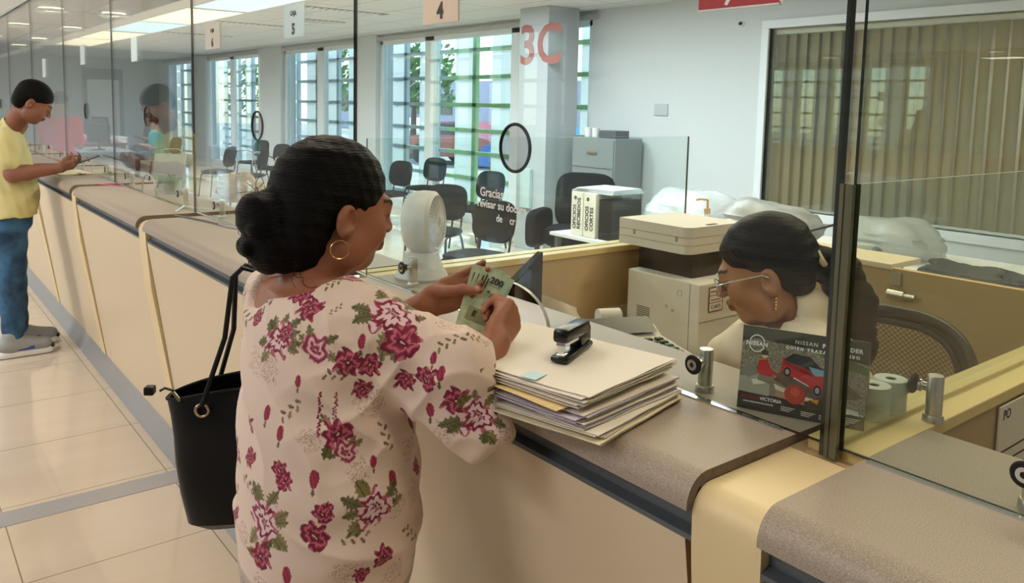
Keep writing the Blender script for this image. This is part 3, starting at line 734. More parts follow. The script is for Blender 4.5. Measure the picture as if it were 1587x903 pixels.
        if color is not None:
            me.update(); at = me.color_attributes.new('Col', 'FLOAT_COLOR', 'POINT')
            nr = np.empty(len(vs)*3, np.float32); me.vertices.foreach_get('normal', nr)
            c = np.ones((len(vs), 4), np.float32); c[:, :3] = color(vs, nr.reshape(-1, 3)); at.data.foreach_set('color', c.ravel())
        me.materials.append(m); return link(name, me, parent)
def frame(yaw_dir, pitch=0, roll=0):
    """columns right, forward, up; pitch>0 looks down"""
    f = Vector(yaw_dir).normalized(); u = Vector((0, 0, 1)); r = f.cross(u).normalized(); M = Matrix((r, f, u)).transposed()
    return M @ Matrix.Rotation(-math.radians(pitch), 3, 'X') @ Matrix.Rotation(math.radians(roll), 3, 'Y')
def npM(M): return np.array([list(r) for r in M])
def head(sd, o, M, s=1.0, male=False, ear_k=.006):
    o = np.array(o); R = npM(M); P = lambda x, y, z: o + R @ (np.array((x, y, z))*s)
    E = lambda c, r, k=.012, sub=False: sd.ell(P(*c), np.array(r)*s, R, k*s, sub)
    E((0, -.015, .032), (.073, .094, .082), .02); E((0, .028, -.03), (.060, .060, .078), .03)
    E((0, .055, -.088), (.026 if not male else .03, .024, .02), .03)
    for q in (-1, 1):
        E((.038*q, .058, -.032), (.024, .024, .03), .02); E((.052*q, .01, -.07), (.02, .035, .03), .03)
        E((.031*q, .092, .002), (.015, .012, .011), .012, True)
        E((.031*q, .0775, .001), (.0135, .0135, .012), .003)
        E((.077*q, -.012, -.018), (.010, .020, .031), ear_k); E((.091*q, -.005, -.012), (.017, .011, .020), .002, True); E((.0855*q, -.014, -.036), (.005, .006, .007), .003)
        E((.012*q, .098, -.030), (.008, .009, .007), .006)
    sd.cap(P(-.03, .084, .02), P(.03, .084, .02), .010*s, k=.016*s)
    sd.cap(P(0, .088, .012), P(0, .106, -.026), .007*s, .0105*s, k=.009*s)
    sd.cap(P(-.016, .090, -.052), P(.016, .090, -.052), .0065*s, k=.007*s); sd.cap(P(0, .0955, -.051), P(0, .0955, -.0515), .006*s, k=.006*s)
    sd.cap(P(-.014, .089, -.063), P(.014, .089, -.063), .0075*s, k=.006*s)
    return P, R
def face_color(vs, o, R, s, base, lip, brow, lash='#1a1210', cheek=None):
    L = (vs - np.array(o)) @ R / s; c = np.tile(np.array(lin(base)[:3]), (len(vs), 1)); near = (np.abs(L) < .15).all(1) & (L[:, 1] > .05)
    x = np.abs(L[:, 0]); y = L[:, 1]; z = L[:, 2]
    lp = near & (y > .082) & ((x/.021)**2 + ((z + .0575)/.0115)**2 < 1); c[lp] = lin(lip)[:3]
    ml = near & (y > .08) & (x < .022) & (np.abs(z + .0575) < .0014); c[ml] = lin('#3a1a16')[:3]
    br = near & (y > .07) & (np.abs(x - .032) < .019) & (np.abs(z - (.024 - 6*(x - .03)**2)) < .0035); c[br] = lin(brow)[:3]
    el = near & (np.abs(x - .031) < .013) & (np.abs(z + .002 + 12*(x - .031)**2*-1) < .0018) & (y > .06); c[el] = lin(lash)[:3]
    no = near & (((x - .008)/.0035)**2 + ((z + .037)/.003)**2 < 1); c[no] = lin('#3a1f16')[:3]
    return c
def hand(sd, W, d, n, right, curl, s=1.0, thumb=None, spread=.0, k=.006):
    """palm, four unequal fingers with three joints each, and a thumb leaving the side of the palm"""
    W = Vector(W); d = Vector(d).normalized(); n = Vector(n); n = (n - d*n.dot(d)).normalized(); u = d.cross(n) if right else n.cross(d)
    us = (.028, .010, -.009, -.026); Ls = ((.040, .025, .020), (.044, .028, .021), (.040, .026, .020), (.031, .019, .018)); bl = (.082, .086, .082, .074)
    for i in range(4):
        b = W + (d*bl[i] + u*us[i])*s
        sd.cap(W + (d*.010 + u*us[i]*.62)*s, b, .0135*s, .0105*s, k=.012*s)
        dd = (d + u*spread*(1.5 - i)).normalized(); p = b; a = 0
        for j in range(3):
            a += math.radians(curl[i][j]); q = p + (dd*math.cos(a) + n*math.sin(a))*Ls[i][j]*s
            sd.cap(p, q, (.0092, .0083, .0075)[j]*s*(.9 if i == 3 else 1), (.0083, .0076, .0066)[j]*s*(.9 if i == 3 else 1), k=.003*s); p = q
    sd.ell(W + d*.045*s + n*.004*s, (.036*s, .04*s, .015*s), npM(Matrix((u, d, n)).transposed()), .012*s)
    t0 = W + (d*.018 + u*.020 + n*.006)*s
    if thumb is None: thumb = [W + (d*.050 + u*.046 + n*.016)*s, W + (d*.078 + u*.050 + n*.026)*s, W + (d*.100 + u*.046 + n*.032)*s]
    pts = [t0] + [Vector(t) for t in thumb]; rr = (.0150, .0115, .0100, .0085)
    for i in range(3): sd.cap(pts[i], pts[i+1], rr[i]*s, rr[i+1]*s, k=.006*s)
    return u
def arm(sd, S, E, Wp, r=(.048, .038, .026), k=.02):
    sd.cap(S, E, r[0], r[1], k=k); E = np.array(E); Wp = np.array(Wp); m = E*.7 + Wp*.3; sd.cap(E, m, r[1], r[1]*.98, k=k); sd.cap(m, Wp, r[1]*.98, r[2], k=k)
SKIN = lambda nm, rough=.5: mat(nm, '#a87050', rough, attr='Col', sss=.08, bump=.05, bscale=400)
HAIR = mat('black_hair', '#050404', .5, spec=.12, bump=.5, bscale=60, stretch=(1, 1, 6))
BROWN_HAIR = mat('dark_brown_hair', '#0c0706', .5, spec=.15, bump=.25, bscale=30, stretch=(1, 1, 6))

# ---------------------------------------------------------------- floral print
def flowers(base, spots, seed=1, scat=500, lo=None, hi=None):
    """returns color(vs, normals) painting a rose print centred on points of the cloth"""
    def fn(vs, nr):
        rs = np.random.RandomState(seed); n = len(vs); col = np.tile(np.array(lin(base)[:3]), (n, 1))
        def local(c, R):
            d = vs - c; m = (np.abs(d) < R*1.5).all(1); i = np.where(m)[0]
            if len(i) == 0: return None
            j = i[np.argmin((d[i]**2).sum(1))]; nn = nr[j]; c0 = vs[j]
            up = np.array((0, 0, 1.)); t = np.cross(up, nn); t /= np.linalg.norm(t) + 1e-9; b = np.cross(nn, t)
            d = vs[i] - c0; i2 = (nr[i] @ nn) > -.2; i = i[i2]; d = d[i2]
            return i, d @ t, d @ b
        def put(i, m, c, a=1.0):
            k = i[m]; col[k] = col[k]*(1-a) + np.array(lin(c)[:3])*a
        def petals(u, v, R, np_, ph, depth=.28):
            u, v = u + R*(.13*np.sin(v*3.1/R + ph) + .06*np.sin(v*7.3/R + 2*ph)), v + R*(.13*np.sin(u*3.7/R + 2*ph) + .06*np.sin(u*8.1/R + ph))
            r = np.hypot(u, v)/R; a = np.arctan2(v, u); return r, a, r < (1 - depth) + depth*np.abs(np.cos(a*np_/2 + ph))
        def leaf(i, u, v, x, y, ang, L, c):
            p = (u-x)*math.cos(ang) + (v-y)*math.sin(ang); q = -(u-x)*math.sin(ang) + (v-y)*math.cos(ang); t = p/L
            w = .26*L*np.clip(4*t*(1-t), 0, 1)*(1 + .25*np.sin(p*900)); m = (t > 0) & (t < 1) & (np.abs(q) < w); put(i, m, c, .9)
            put(i, m & (np.abs(q) < .0006), '#3d3a1c')
        def rose(c, R, kind):
            g = local(c, R*2.2)
            if g is None: return
            i, u, v = g; ph = rs.uniform(0, 6)
            if kind in 'bBp':
                for a in rs.uniform(0, 6.28, 9 if kind == 'B' else 5):
                    leaf(i, u, v, .6*R*math.cos(a), .6*R*math.sin(a), a + rs.uniform(-.4, .4), R*rs.uniform(.8, 1.15), rs.choice(['#6a6532', '#57572b', '#7d7443']))
            r, a, m = petals(u, v, R, 7, ph)
            if kind == 'B':        # large pink and crimson peony
                put(i, m, '#e9c9cd'); w = np.sin(r*13 + 1.3*np.cos(a*5 + ph) + .9*np.sin(a*11 + ph)); put(i, m & (w > .35), '#9c3f55'); put(i, m & (w > .78), '#6d1f33')
                put(i, m & (r > .62) & (np.cos(a*7+ph) < -.5), '#b8606f'); put(i, m & (u < -.3*R) & (w > -.1), '#8e2b43', .8)
            elif kind in 'rb':     # crimson rose
                put(i, m, '#9a3146'); w = np.sin(r*10 + 1.6*np.cos(a*4 + ph) + np.sin(a*9)); put(i, m & (w > .3), '#76203a'); put(i, m & (w < -.62), '#c4697a'); put(i, m & (r < .2), '#521226'); put(i, m & (r < .08), '#e0b9a0')
            elif kind == 'p':      # soft pink rose
                put(i, m, '#bf6f7d'); w = np.sin(r*11 + 1.5*np.cos(a*4 + ph)); put(i, m & (w > .45), '#8c3148'); put(i, m & (w < -.6), '#e7c3c4')
            elif kind == 'o':      # brown line drawing of a rose
                w = np.sin(r*15 + 1.6*np.cos(a*3 + ph) + 1.2*np.sin(a*5 + ph)); put(i, m & (np.abs(w) < .22), '#6e5b45', .75); put(i, m & (w > .85), '#c79a8a', .6)
            elif kind == 't':      # bud
                m = (u/(.55*R))**2 + (v/R)**2 < 1; put(i, m, '#a5344b'); put(i, m & (np.sin(u*900 + v*300) > .5), '#7c2239'); leaf(i, u, v, 0, -R, -1.6, R*.9, '#6f6a3c')
            elif kind == 'l':      # sprig of small leaves
                a0 = rs.uniform(0, 6.28)
                for q in range(6):
                    x, y = (q-2.5)*R*.35*math.cos(a0), (q-2.5)*R*.35*math.sin(a0); leaf(i, u, v, x, y, a0 + (1 if q % 2 else -1)*.9, R*.55, rs.choice(['#8c7356', '#a38b6a', '#7a6a45']))
            elif kind == 's':      # tall crimson spike
                for q in range(26):
                    y = R*(-1.4 + q*.11); x = rs.uniform(-1, 1)*R*.32*(1 - q/30); put(i, (u-x)**2 + (v-y)**2 < (R*.085)**2, rs.choice(['#8c2f45', '#a9505f', '#70263a']))
        pts = vs[rs.randint(0, n, scat)]; kept = [np.array(s_[0]) for s_ in spots]; rad = [s_[1] for s_ in spots]
        extra = []
        for p in pts:
            kd = rs.choice(list('oolltrpooB'), p=[.20, .20, .18, .18, .08, .03, .02, .05, .05, .01]); R = {'o': .026, 'l': .026, 't': .010, 'r': .02, 'p': .018, 'B': .035}[kd]*rs.uniform(.8, 1.15)
            if all(np.linalg.norm(p - q) > (R + r0)*1.0 for q, r0 in zip(kept, rad)): kept.append(p); rad.append(R); extra.append((p, R, kd))
        for p, R, kd in extra: rose(p, R, kd)
        for p, R, kd in spots: rose(np.array(p), R*1.22, kd)
        hem = vs[:, 2] < .792 + .01*np.sin(vs[:, 0]*18); col[hem] = col[hem]*.45 + np.array(lin('#8f867c')[:3])*.55   # sheer lower flounce over grey
        return col
    return fn

# ---------------------------------------------------------------- woman in the floral blouse
def woman():
    t = thing('person', 'woman with black hair in a low bun, floral blouse, holding banknotes at the counter', 'person', (-1.31, .60, 0))
    hc = (-1.372, .668, 1.408); M = frame((0.05, 1, 0), 9); hs = 1.03
    sd = Solid((-1.66, .38, .70), (-.98, 1.02, 1.58), .0036)
    sd.loft([(.70, -1.30, .60, .15, .12), (.95, -1.30, .60, .15, .12), (1.14, -1.33, .61, .16, .10), (1.22, -1.35, .60, .17, .085), (1.262, -1.365, .60, .13, .06)], .03)
    sd.cap((-1.37, .595, 1.22), (-1.372, .64, 1.34), .062, .052, k=.03)                       # neck
    sd.cap((-1.50, .60, 1.225), (-1.23, .64, 1.215), .05, k=.03)
    P, R = head(sd, hc, M, hs)
    WR = (-1.112, .846, 1.186); WL = (-1.322, .838, 1.212)
    arm(sd, (-1.205, .66, 1.20), (-1.075, .750, 1.115), WR, (.044, .038, .028)); arm(sd, (-1.53, .62, 1.20), (-1.50, .755, 1.08), WL, (.046, .040, .027))
    hand(sd, WR, (-.34, .80, .46), (-.85, -.30, -.10), True, [(72, 78, 45), (76, 80, 45), (78, 80, 45), (80, 78, 45)], .93,
         thumb=[(-1.142, .880, 1.232), (-1.166, .893, 1.243), (-1.188, .896, 1.245)])
    hand(sd, WL, (.55, .70, .42), (.74, -.55, .30), False, [(18, 25, 15), (22, 28, 18), (30, 35, 22), (36, 40, 26)], .93,
         thumb=[(-1.268, .852, 1.246), (-1.236, .862, 1.256), (-1.206, .878, 1.256)])
    body = sd.mesh('body', t, SKIN('woman_skin'), lambda v, n: face_color(v, hc, R, hs, '#9a6246', '#7a3a36', '#1c120e'))
    # fingernail on the left thumb
    MB().sphere((-1.204, .8725, 1.2605), (.007, .003, .0055), n=12, k=8).build('thumbnail', mat('nail', '#c28d78', .3), body, smooth=True)
    # hair: cap, bun and loose curls
    hd = Solid((-1.52, .40, 1.22), (-1.24, .80, 1.56), .0032); E = lambda c, r, k=.02, sub=False: hd.ell(P(*c), np.array(r)*hs, R, k, sub)
    E((0, -.020, .040), (.083, .103, .088)); E((0, -.068, -.018), (.076, .058, .085), .03); E((0, -.06, -.075), (.060, .045, .055), .03)
    E((0, .085, -.055), (.10, .075, .098), .01, True); E((.09, .012, -.035), (.032, .026, .052), .008, True); E((-.09, .012, -.035), (.032, .026, .052), .008, True)
    E((0, -.128, -.032), (.050, .046, .048), .012); E((0, -.112, -.078), (.048, .040, .050), .02); E((.0, -.150, -.025), (.03, .026, .03), .012)
    rs = random.Random(5)
    for i in range(26):
        a = rs.uniform(0, 2*PI); b = rs.uniform(-.3, 1); c = P(.036*math.cos(a)*b, -.126 - .030*abs(b), -.048 + .040*math.sin(a)); hd.ell(c, (.012, .012, .012), None, .008)
    hd.warp(lambda X, Y, Z: .0009*np.sin((Z - hc[2])*240 + 50*(Y - hc[1]) + .8*np.sin(X*40)) + .0006*np.sin(Z*90 + Y*260))
    ho = hd.mesh('hair', t, HAIR, smooth_it=1)
    mb = MB()
    for i in range(60):   # loose strands round the bun and the nape
        a = rs.uniform(0, 2*PI); c = P(.045*math.cos(a), -.135, -.045 + .055*math.sin(a)) if i < 45 else P(rs.uniform(-.05, .07), -.07, -.12)
        p = [Vector(c)]; v = Vector((rs.gauss(0, .3), -rs.uniform(.2, 1), rs.gauss(0, .7))).normalized()*.006; w = Vector((rs.gauss(0, 1), rs.gauss(0, 1), rs.gauss(0, 1))).normalized()
        for j in range(7): v = (Matrix.Rotation(.45, 3, w) @ v); p.append(p[-1] + v)
        mb.tube(p, .0006, n=4)
    mb.build('loose_strands', HAIR, ho)
    # hoop earring
    ec = Vector(P(.083, -.020, -.066))
    MB().tube([ec + Vector(((.003*math.sin(a)), .0165*math.sin(a), .0165*math.cos(a))) for a in np.linspace(0, 2*PI, 33)[:-1]], .0011, closed=True).build('hoop_earring', mat('gold', '#d9b27a', .2, metal=1), t, smooth=True)
    # blouse
    bl = Solid((-1.66, .36, .66), (-.92, .92, 1.34), .0032)
    bl.loft([(.672, -1.282, .602, .148, .130), (.74, -1.283, .602, .160, .140), (.80, -1.292, .610, .182, .152), (.87, -1.297, .614, .188, .156), (.97, -1.300, .618, .186, .154), (1.06, -1.314, .62, .178, .145), (1.15, -1.33, .618, .180, .130), (1.215, -1.345, .612, .185, .112), (1.255, -1.36, .608, .165, .085), (1.285, -1.37, .606, .10, .055)], .03)
    bl.cap((-1.50, .60, 1.235), (-1.37, .60, 1.262), .048, k=.04); bl.cap((-1.37, .61, 1.262), (-1.225, .655, 1.235), .05, k=.04)
    bl.cap((-1.215, .66, 1.205), (-1.085, .745, 1.175), .070, .058, k=.04)
    bl.cap((-1.080, .752, 1.165), (-1.038, .785, 1.075), .056, .034, k=.03); bl.cap((-1.09, .735, 1.15), (-1.030, .748, 1.035), .050, .014, k=.03); bl.cap((-1.030, .748, 1.035), (-1.012, .790, 1.062), .012, .012, k=.03)
    bl.cap((-1.19, .67, 1.15), (-1.07, .73, 1.09), .045, .035, k=.04)
    bl.cap((-1.535, .625, 1.20), (-1.505, .75, 1.12), .068, .060, k=.04)
    bl.cap((-1.062, .775, 1.13), (-1.13, .86, 1.24), .036, .040, k=.004, sub=True); bl.cap((-1.48, .79, 1.12), (-1.30, .86, 1.22), .036, .036, k=.004, sub=True)
    bl.ell((-1.376, .600, 1.318), (.088, .095, .062), None, .01, True); bl.ell((-1.405, .535, 1.290), (.060, .075, .060), None, .014, True); bl.ell((-1.37, .60, 1.30), (.10, .10, .05), None, .012, True)
    def rsn(X, Y, Z):
        fold = lambda u, c, w: np.exp(-((u - c)/w)**2)
        cr = lambda t: (1 - np.abs(np.sin(t)))**2 - .25                                   # narrow crease crests
        r = -.0085*cr(Z*31 + 1.5*np.sin(X*11 + 1) + 5*Y)*fold(Z, .875, .085)
        r = r - .0080*cr((X*.9 + Y*.5)*30 + Z*15 + 1.2*np.sin(Z*17))*fold(Z, 1.06, .10)
        r = r - .0095*cr((X - Z*.75)*38 + .8*np.sin(Y*30))*fold(X, -1.09, .10)*fold(Z, 1.12, .11)
        r = r - .0060*cr((Y + X*.6)*48 + Z*16)*fold(Z, 1.225, .04) - .0090*cr(36*X + 9*Z + 12*Y)*np.clip((.82 - Z)*9, 0, 1)
        r = r + .0022*np.sin(X*33 + Z*71 + 2*np.sin(Y*29))
        return r
    bl.warp(rsn, .035)
    spots = WSPOTS
    bl.mesh('blouse', t, mat('floral_cloth', '#e8d6c8', .72, spec=.25, attr='Col', sheen=.15, bump=.12, bscale=700), flowers('#e4cdbc', spots, 4, 420), sub=1, smooth_it=2)
    # trousers and shoes
    tr = Solid((-1.52, .40, .05), (-1.06, .80, .80), .007)
    tr.loft([(.62, -1.285, .60, .15, .125), (.78, -1.285, .605, .150, .128)], .05)
    for q in (-1, 1): tr.cap((-1.285 + .075*q, .60, .64), (-1.285 + .085*q, .60, .08), .085, .05, k=.03)
    tr.mesh('trousers', t, mat('grey_trousers', '#8d8378', .8))
    for q in (-1, 1):
        sh = Solid((-1.285 + .085*q - .07, .48, -.01), (-1.285 + .085*q + .07, .84, .14), .005)
        sh.cap((-1.285 + .085*q, .57, .035), (-1.285 + .085*q, .76, .028), .036, .030, k=.01); sh.cap((-1.285 + .085*q, .59, .05), (-1.285 + .085*q, .60, .10), .038, .042, k=.02)
        sh.mesh('shoe', t, G['black'])
    # banknotes fanned in the hands: a thing of their own, each note
    piv = Vector((-1.232, .853, 1.185)); rt = CAM_RIGHT.copy(); rt.z = 0; rt.normalize(); up = Vector((.12, -.20, .97)).normalized()
    return t
def banknote(piv, ang, off, L, wd, label, face=True):
    rt = Vector((.617, .787, 0)); up = Vector((-.10, .14, .985)).normalized(); nn = rt.cross(up).normalized()
    nn = -nn if nn.dot(Vector((1, -.5, .3))) < 0 else nn
    a = math.radians(ang); y = up*math.cos(a) + rt*math.sin(a); x = rt*math.cos(a) - up*math.sin(a); o = Vector(piv) + nn*off
    pt = lambda u, v, w=0: o + x*u + y*v + nn*w
    t = thing('banknote', label, 'banknote', o, 'green banknotes fanned in the woman\'s hands')
    mb = MB(); g = []
    for i in range(9): g.append([pt(-wd/2 + wd*j/4, L*i/8, -.0025*math.sin(i/8*3)) for j in range(5)])
    mb.grid(g); mb.grid([[p + nn*.0003 for p in r] for r in g])
    no = mb.build('note_paper', mat('banknote_paper', '#cdd6b4', .7, var=.25, vscale=60, col2='#a9bd96'), t, smooth=True)
    h = .0012; pm = MB()
    quad = lambda u0, v0, u1, v1, m: pm.add([pt(u0, v0, h), pt(u1, v0, h), pt(u1, v1, h), pt(u0, v1, h)], [(0, 1, 2, 3)], m)
    dk = mat('note_ink', '#2c352c', .7); gr = mat('note_green', '#9fc7a0', .7); br = mat('note_seal', '#8b8f62', .7)
    for k, (u, hh) in enumerate(((-.026, .020), (-.020, .024), (-.0145, .018))): quad(u, L - .034, u + .0028, L - .034 + hh, dk)
    quad(.018, L - .045, .028, L - .006, gr); quad(-.008, L - .027, .016, L - .0262, dk)
    for k in range(3): quad(-.006 + .010*k, L - .040 - .002*k, .000 + .010*k, L - .037 - .002*k, br if k else dk)
    quad(-.024, .02, .022, .045, br); quad(-.014, .028, -.006, .040, dk)
    vs, fs = text_mesh('200', .0175, pt(-.010, L - .022, h), x, y, bold=.0006, extrude=.0001); pm.add(vs, fs, dk)
    pm.build('note_print', None, no)
    return t
WSPOTS = [((-1.281, 0.559, 1.276), 0.0198, 'r'), ((-1.241, 0.557, 1.259), 0.0194, 'r'), ((-1.15, 0.657, 1.252), 0.0342, 'B'), ((-1.113, 0.66, 1.218), 0.0252, 'r'),
    ((-1.265, 0.508, 1.207), 0.0257, 'B'), ((-1.254, 0.517, 1.221), 0.0149, 'r'), ((-1.197, 0.545, 1.205), 0.0209, 'p'), ((-1.156, 0.582, 1.185), 0.0198, 'r'),
    ((-1.141, 0.614, 1.177), 0.0168, 'r'), ((-1.151, 0.604, 1.217), 0.0105, 't'), ((-1.107, 0.66, 1.154), 0.0158, 'r'), ((-1.069, 0.678, 1.164), 0.0176, 'r'),
    ((-1.048, 0.691, 1.176), 0.0103, 't'), ((-1.149, 0.605, 1.137), 0.0147, 'r'), ((-1.147, 0.616, 1.115), 0.0212, 'o'), ((-1.035, 0.711, 1.131), 0.0196, 'r'),
    ((-1.015, 0.74, 1.103), 0.027, 'B'), ((-1.068, 0.682, 1.108), 0.0104, 't'), ((-1.122, 0.665, 1.089), 0.0107, 't'), ((-1.167, 0.708, 1.051), 0.009, 't'),
    ((-1.176, 0.543, 1.102), 0.0208, 's'), ((-1.157, 0.56, 1.109), 0.0166, 's'), ((-1.152, 0.561, 1.071), 0.0218, 'b'), ((-1.139, 0.572, 1.043), 0.0166, 'p'),
    ((-1.211, 0.508, 1.105), 0.0188, 'l'), ((-1.26, 0.488, 1.088), 0.0107, 't'), ((-1.226, 0.497, 1.063), 0.0105, 't'), ((-1.299, 0.475, 1.06), 0.0131, 'r'),
    ((-1.288, 0.468, 1.006), 0.0141, 'r'), ((-1.214, 0.489, 1.007), 0.0136, 'r'), ((-1.202, 0.491, 0.989), 0.0135, 'r'), ((-1.161, 0.528, 1.001), 0.0124, 't'),
    ((-1.121, 0.648, 0.985), 0.0118, 't'), ((-1.111, 0.608, 0.946), 0.0282, 'B'), ((-1.232, 0.47, 0.921), 0.0306, 'B'), ((-1.235, 0.47, 0.859), 0.0212, 'b'),
    ((-1.14, 0.533, 0.951), 0.0154, 'r'), ((-1.151, 0.523, 0.912), 0.0206, 'r'), ((-1.116, 0.654, 0.937), 0.0171, 'o'), ((-1.106, 0.619, 0.866), 0.0158, 'r'),
    ((-1.183, 0.486, 0.841), 0.0125, 't'), ((-1.116, 0.563, 0.846), 0.0228, 'o'), ((-1.11, 0.585, 0.841), 0.0125, 'r'), ((-1.27, 0.496, 1.157), 0.0214, 'o'),
    ((-1.129, 0.588, 1.011), 0.0167, 'o'), ((-1.137, 0.638, 1.049), 0.0192, 'l'), ((-1.144, 0.687, 1.018), 0.0176, 'o'), ((-1.059, 0.712, 1.223), 0.0167, 'l'),
    ((-1.051, 0.748, 1.225), 0.0148, 'l'), ((-1.345, 0.52, 1.251), 0.0202, 'l'), ((-1.35, 0.506, 1.229), 0.0135, 'r'), ((-1.21, 0.524, 1.15), 0.0084, 't'),
    ((-1.167, 0.571, 1.164), 0.0167, 'l'), ((-1.205, 0.584, 1.26), 0.0107, 'l'), ((-1.261, 0.642, 1.298), 0.0158, 'p'), ((-1.255, 0.608, 1.292), 0.0133, 'l')]

woman()
for i, (an, of, L_, lb) in enumerate([(12, -.0035, .124, 'banknote at the back of the fan, leaning least'), (17, .0002, .122, 'middle banknote of the fan'), (22, .0038, .120, 'front banknote of the fan with a printed 200 clearly visible')]):
    banknote((-1.216, .868, 1.176), an, of, L_, .066, lb)

# ---------------------------------------------------------------- man in yellow at the far counter
def man():
    t = thing('person', 'man in a pale yellow polo shirt and blue jeans looking down at his phone', 'person', (-5.80, .62, 0))
    hc = (-5.672, .762, 1.565); M = frame((.15, 1, 0), 34); hs = 1.06
    sd = Solid((-6.12, .30, .80), (-5.40, 1.10, 1.75), .0062)
    sd.loft([(.85, -5.81, .62, .15, .11), (1.0, -5.815, .63, .155, .125), (1.25, -5.82, .62, .18, .11), (1.36, -5.81, .62, .16, .08)], .03)
    sd.cap((-5.80, .635, 1.34), (-5.735, .70, 1.50), .066, .060, k=.03)
    P, R = head(sd, hc, M, hs, True)
    WR = (-5.555, .855, 1.168); WL = (-5.70, .90, 1.16)
    arm(sd, (-5.64, .60, 1.33), (-5.60, .63, 1.135), WR, (.055, .046, .032)); arm(sd, (-6.00, .60, 1.33), (-5.99, .68, 1.12), WL, (.055, .046, .032))
    hand(sd, WR, (-.25, .95, .25), (-.7, -.2, .7), True, [(35, 40, 25)]*4); hand(sd, WL, (.45, .85, .25), (.5, -.2, .8), False, [(30, 35, 25)]*4)
    sd.mesh('body', t, SKIN('man_skin'), lambda v, n: face_color(v, hc, R, hs, '#8c5a44', '#6f3f36', '#15100e'))
    hd = Solid((-5.82, .58, 1.45), (-5.52, .92, 1.78), .005); E = lambda c, r, k=.02, sub=False: hd.ell(P(*c), np.array(r)*hs, R, k, sub)
    E((0, -.018, .040), (.079, .100, .084)); E((0, -.065, -.015), (.070, .045, .06), .03); E((0, .095, -.045), (.10, .070, .092), .008, True)
    for q in (-1, 1): E((.09*q, .01, -.05), (.035, .04, .055), .01, True)
    hd.mesh('hair', t, HAIR, smooth_it=1)
    sh = Solid((-6.16, .36, .82), (-5.46, .90, 1.50), .006)
    sh.loft([(.868, -5.80, .622, .185, .150), (.93, -5.805, .632, .185, .158), (1.05, -5.815, .632, .185, .160), (1.2, -5.825, .625, .190, .140), (1.32, -5.82, .618, .190, .115), (1.385, -5.81, .618, .14, .085)], .03)
    sh.cap((-5.99, .60, 1.345), (-5.66, .605, 1.345), .066, k=.03); sh.cap((-5.64, .60, 1.33), (-5.615, .615, 1.215), .075, .070, k=.02); sh.cap((-6.0, .60, 1.33), (-5.995, .65, 1.21), .074, .068, k=.02)
    sh.cap((-5.80, .64, 1.375), (-5.765, .675, 1.435), .075, .070, k=.01); sh.cap((-5.79, .645, 1.39), (-5.70, .725, 1.53), .064, .06, k=.004, sub=True)
    sh.warp(lambda X, Y, Z: .004*np.sin(Z*45 + X*20 + 3*np.sin(Y*20)) + .0018*np.sin(Y*120 + Z*30), .03)
    sh.mesh('polo_shirt', t, mat('yellow_cotton', '#d5cb90', .85, spec=.2, sheen=.1, bump=.15, bscale=300))
    tr = Solid((-6.05, .36, .06), (-5.52, .90, .95), .008); tr.loft([(.80, -5.80, .615, .16, .13), (.92, -5.80, .622, .165, .135)], .05)
    tr.cap((-5.725, .62, .82), (-5.715, .61, .13), .096, .060, k=.03); tr.cap((-5.885, .62, .82), (-5.92, .66, .13), .096, .060, k=.03)
    tr.warp(lambda X, Y, Z: .005*np.sin(Z*50 + 5*np.sin(X*30)) * np.clip(1.1 - np.abs(Z - .45)*2, 0, 1), .03)
    tr.mesh('jeans', t, mat('blue_denim', '#3f6f96', .85, var=.6, vscale=7, col2='#1c3550', bump=.2, bscale=300))
    for x, y, a in ((-5.70, .655, .1), (-5.93, .72, .0)):
        s_ = Solid((x - .09, y - .16, -.01), (x + .09, y + .22, .17), .005)
        s_.cap((x, y - .09, .070), (x, y + .12, .058), .052, .044, k=.01); s_.cap((x, y - .02, .10), (x, y + .06, .075), .040, .030, k=.02); s_.cap((x, y - .06, .06), (x, y - .06, .13), .045, .048, k=.02); s_.ell((x, y + .02, -.03), (.3, .3, .03), None, .004, True)
        so = s_.mesh('shoe', t, mat('grey_sneaker', '#9a9c9c', .7))
        so2 = Solid((x - .09, y - .18, -.01), (x + .09, y + .22, .06), .005); so2.cap((x, y - .10, .018), (x, y + .13, .018), .048, .042, k=.01); so2.ell((x, y, -.282), (2, 2, .285), None, .003, True)
        so2.mesh('sole', so, G['white'])
        MB().box((x + .038, y - .04, .045), (x + .047, y + .06, .065), mat('blue_accent', '#2c4ea0', .5), rot=None).box((x - .03, y + .10, .03), (x + .03, y + .175, .06), G['black'], bev=.02).build('shoe_trim', None, so)
    ph = thing('smartphone', 'dark smartphone held by the man in yellow', 'phone', (-5.60, .97, 1.205))
    MB().box((-5.655, .975, 1.212), (-5.585, 1.105, 1.221), bev=.003, rot=Matrix.Rotation(.35, 4, 'X')).build('case', mat('phone_grey', '#4a4d50', .3), ph)
    return t

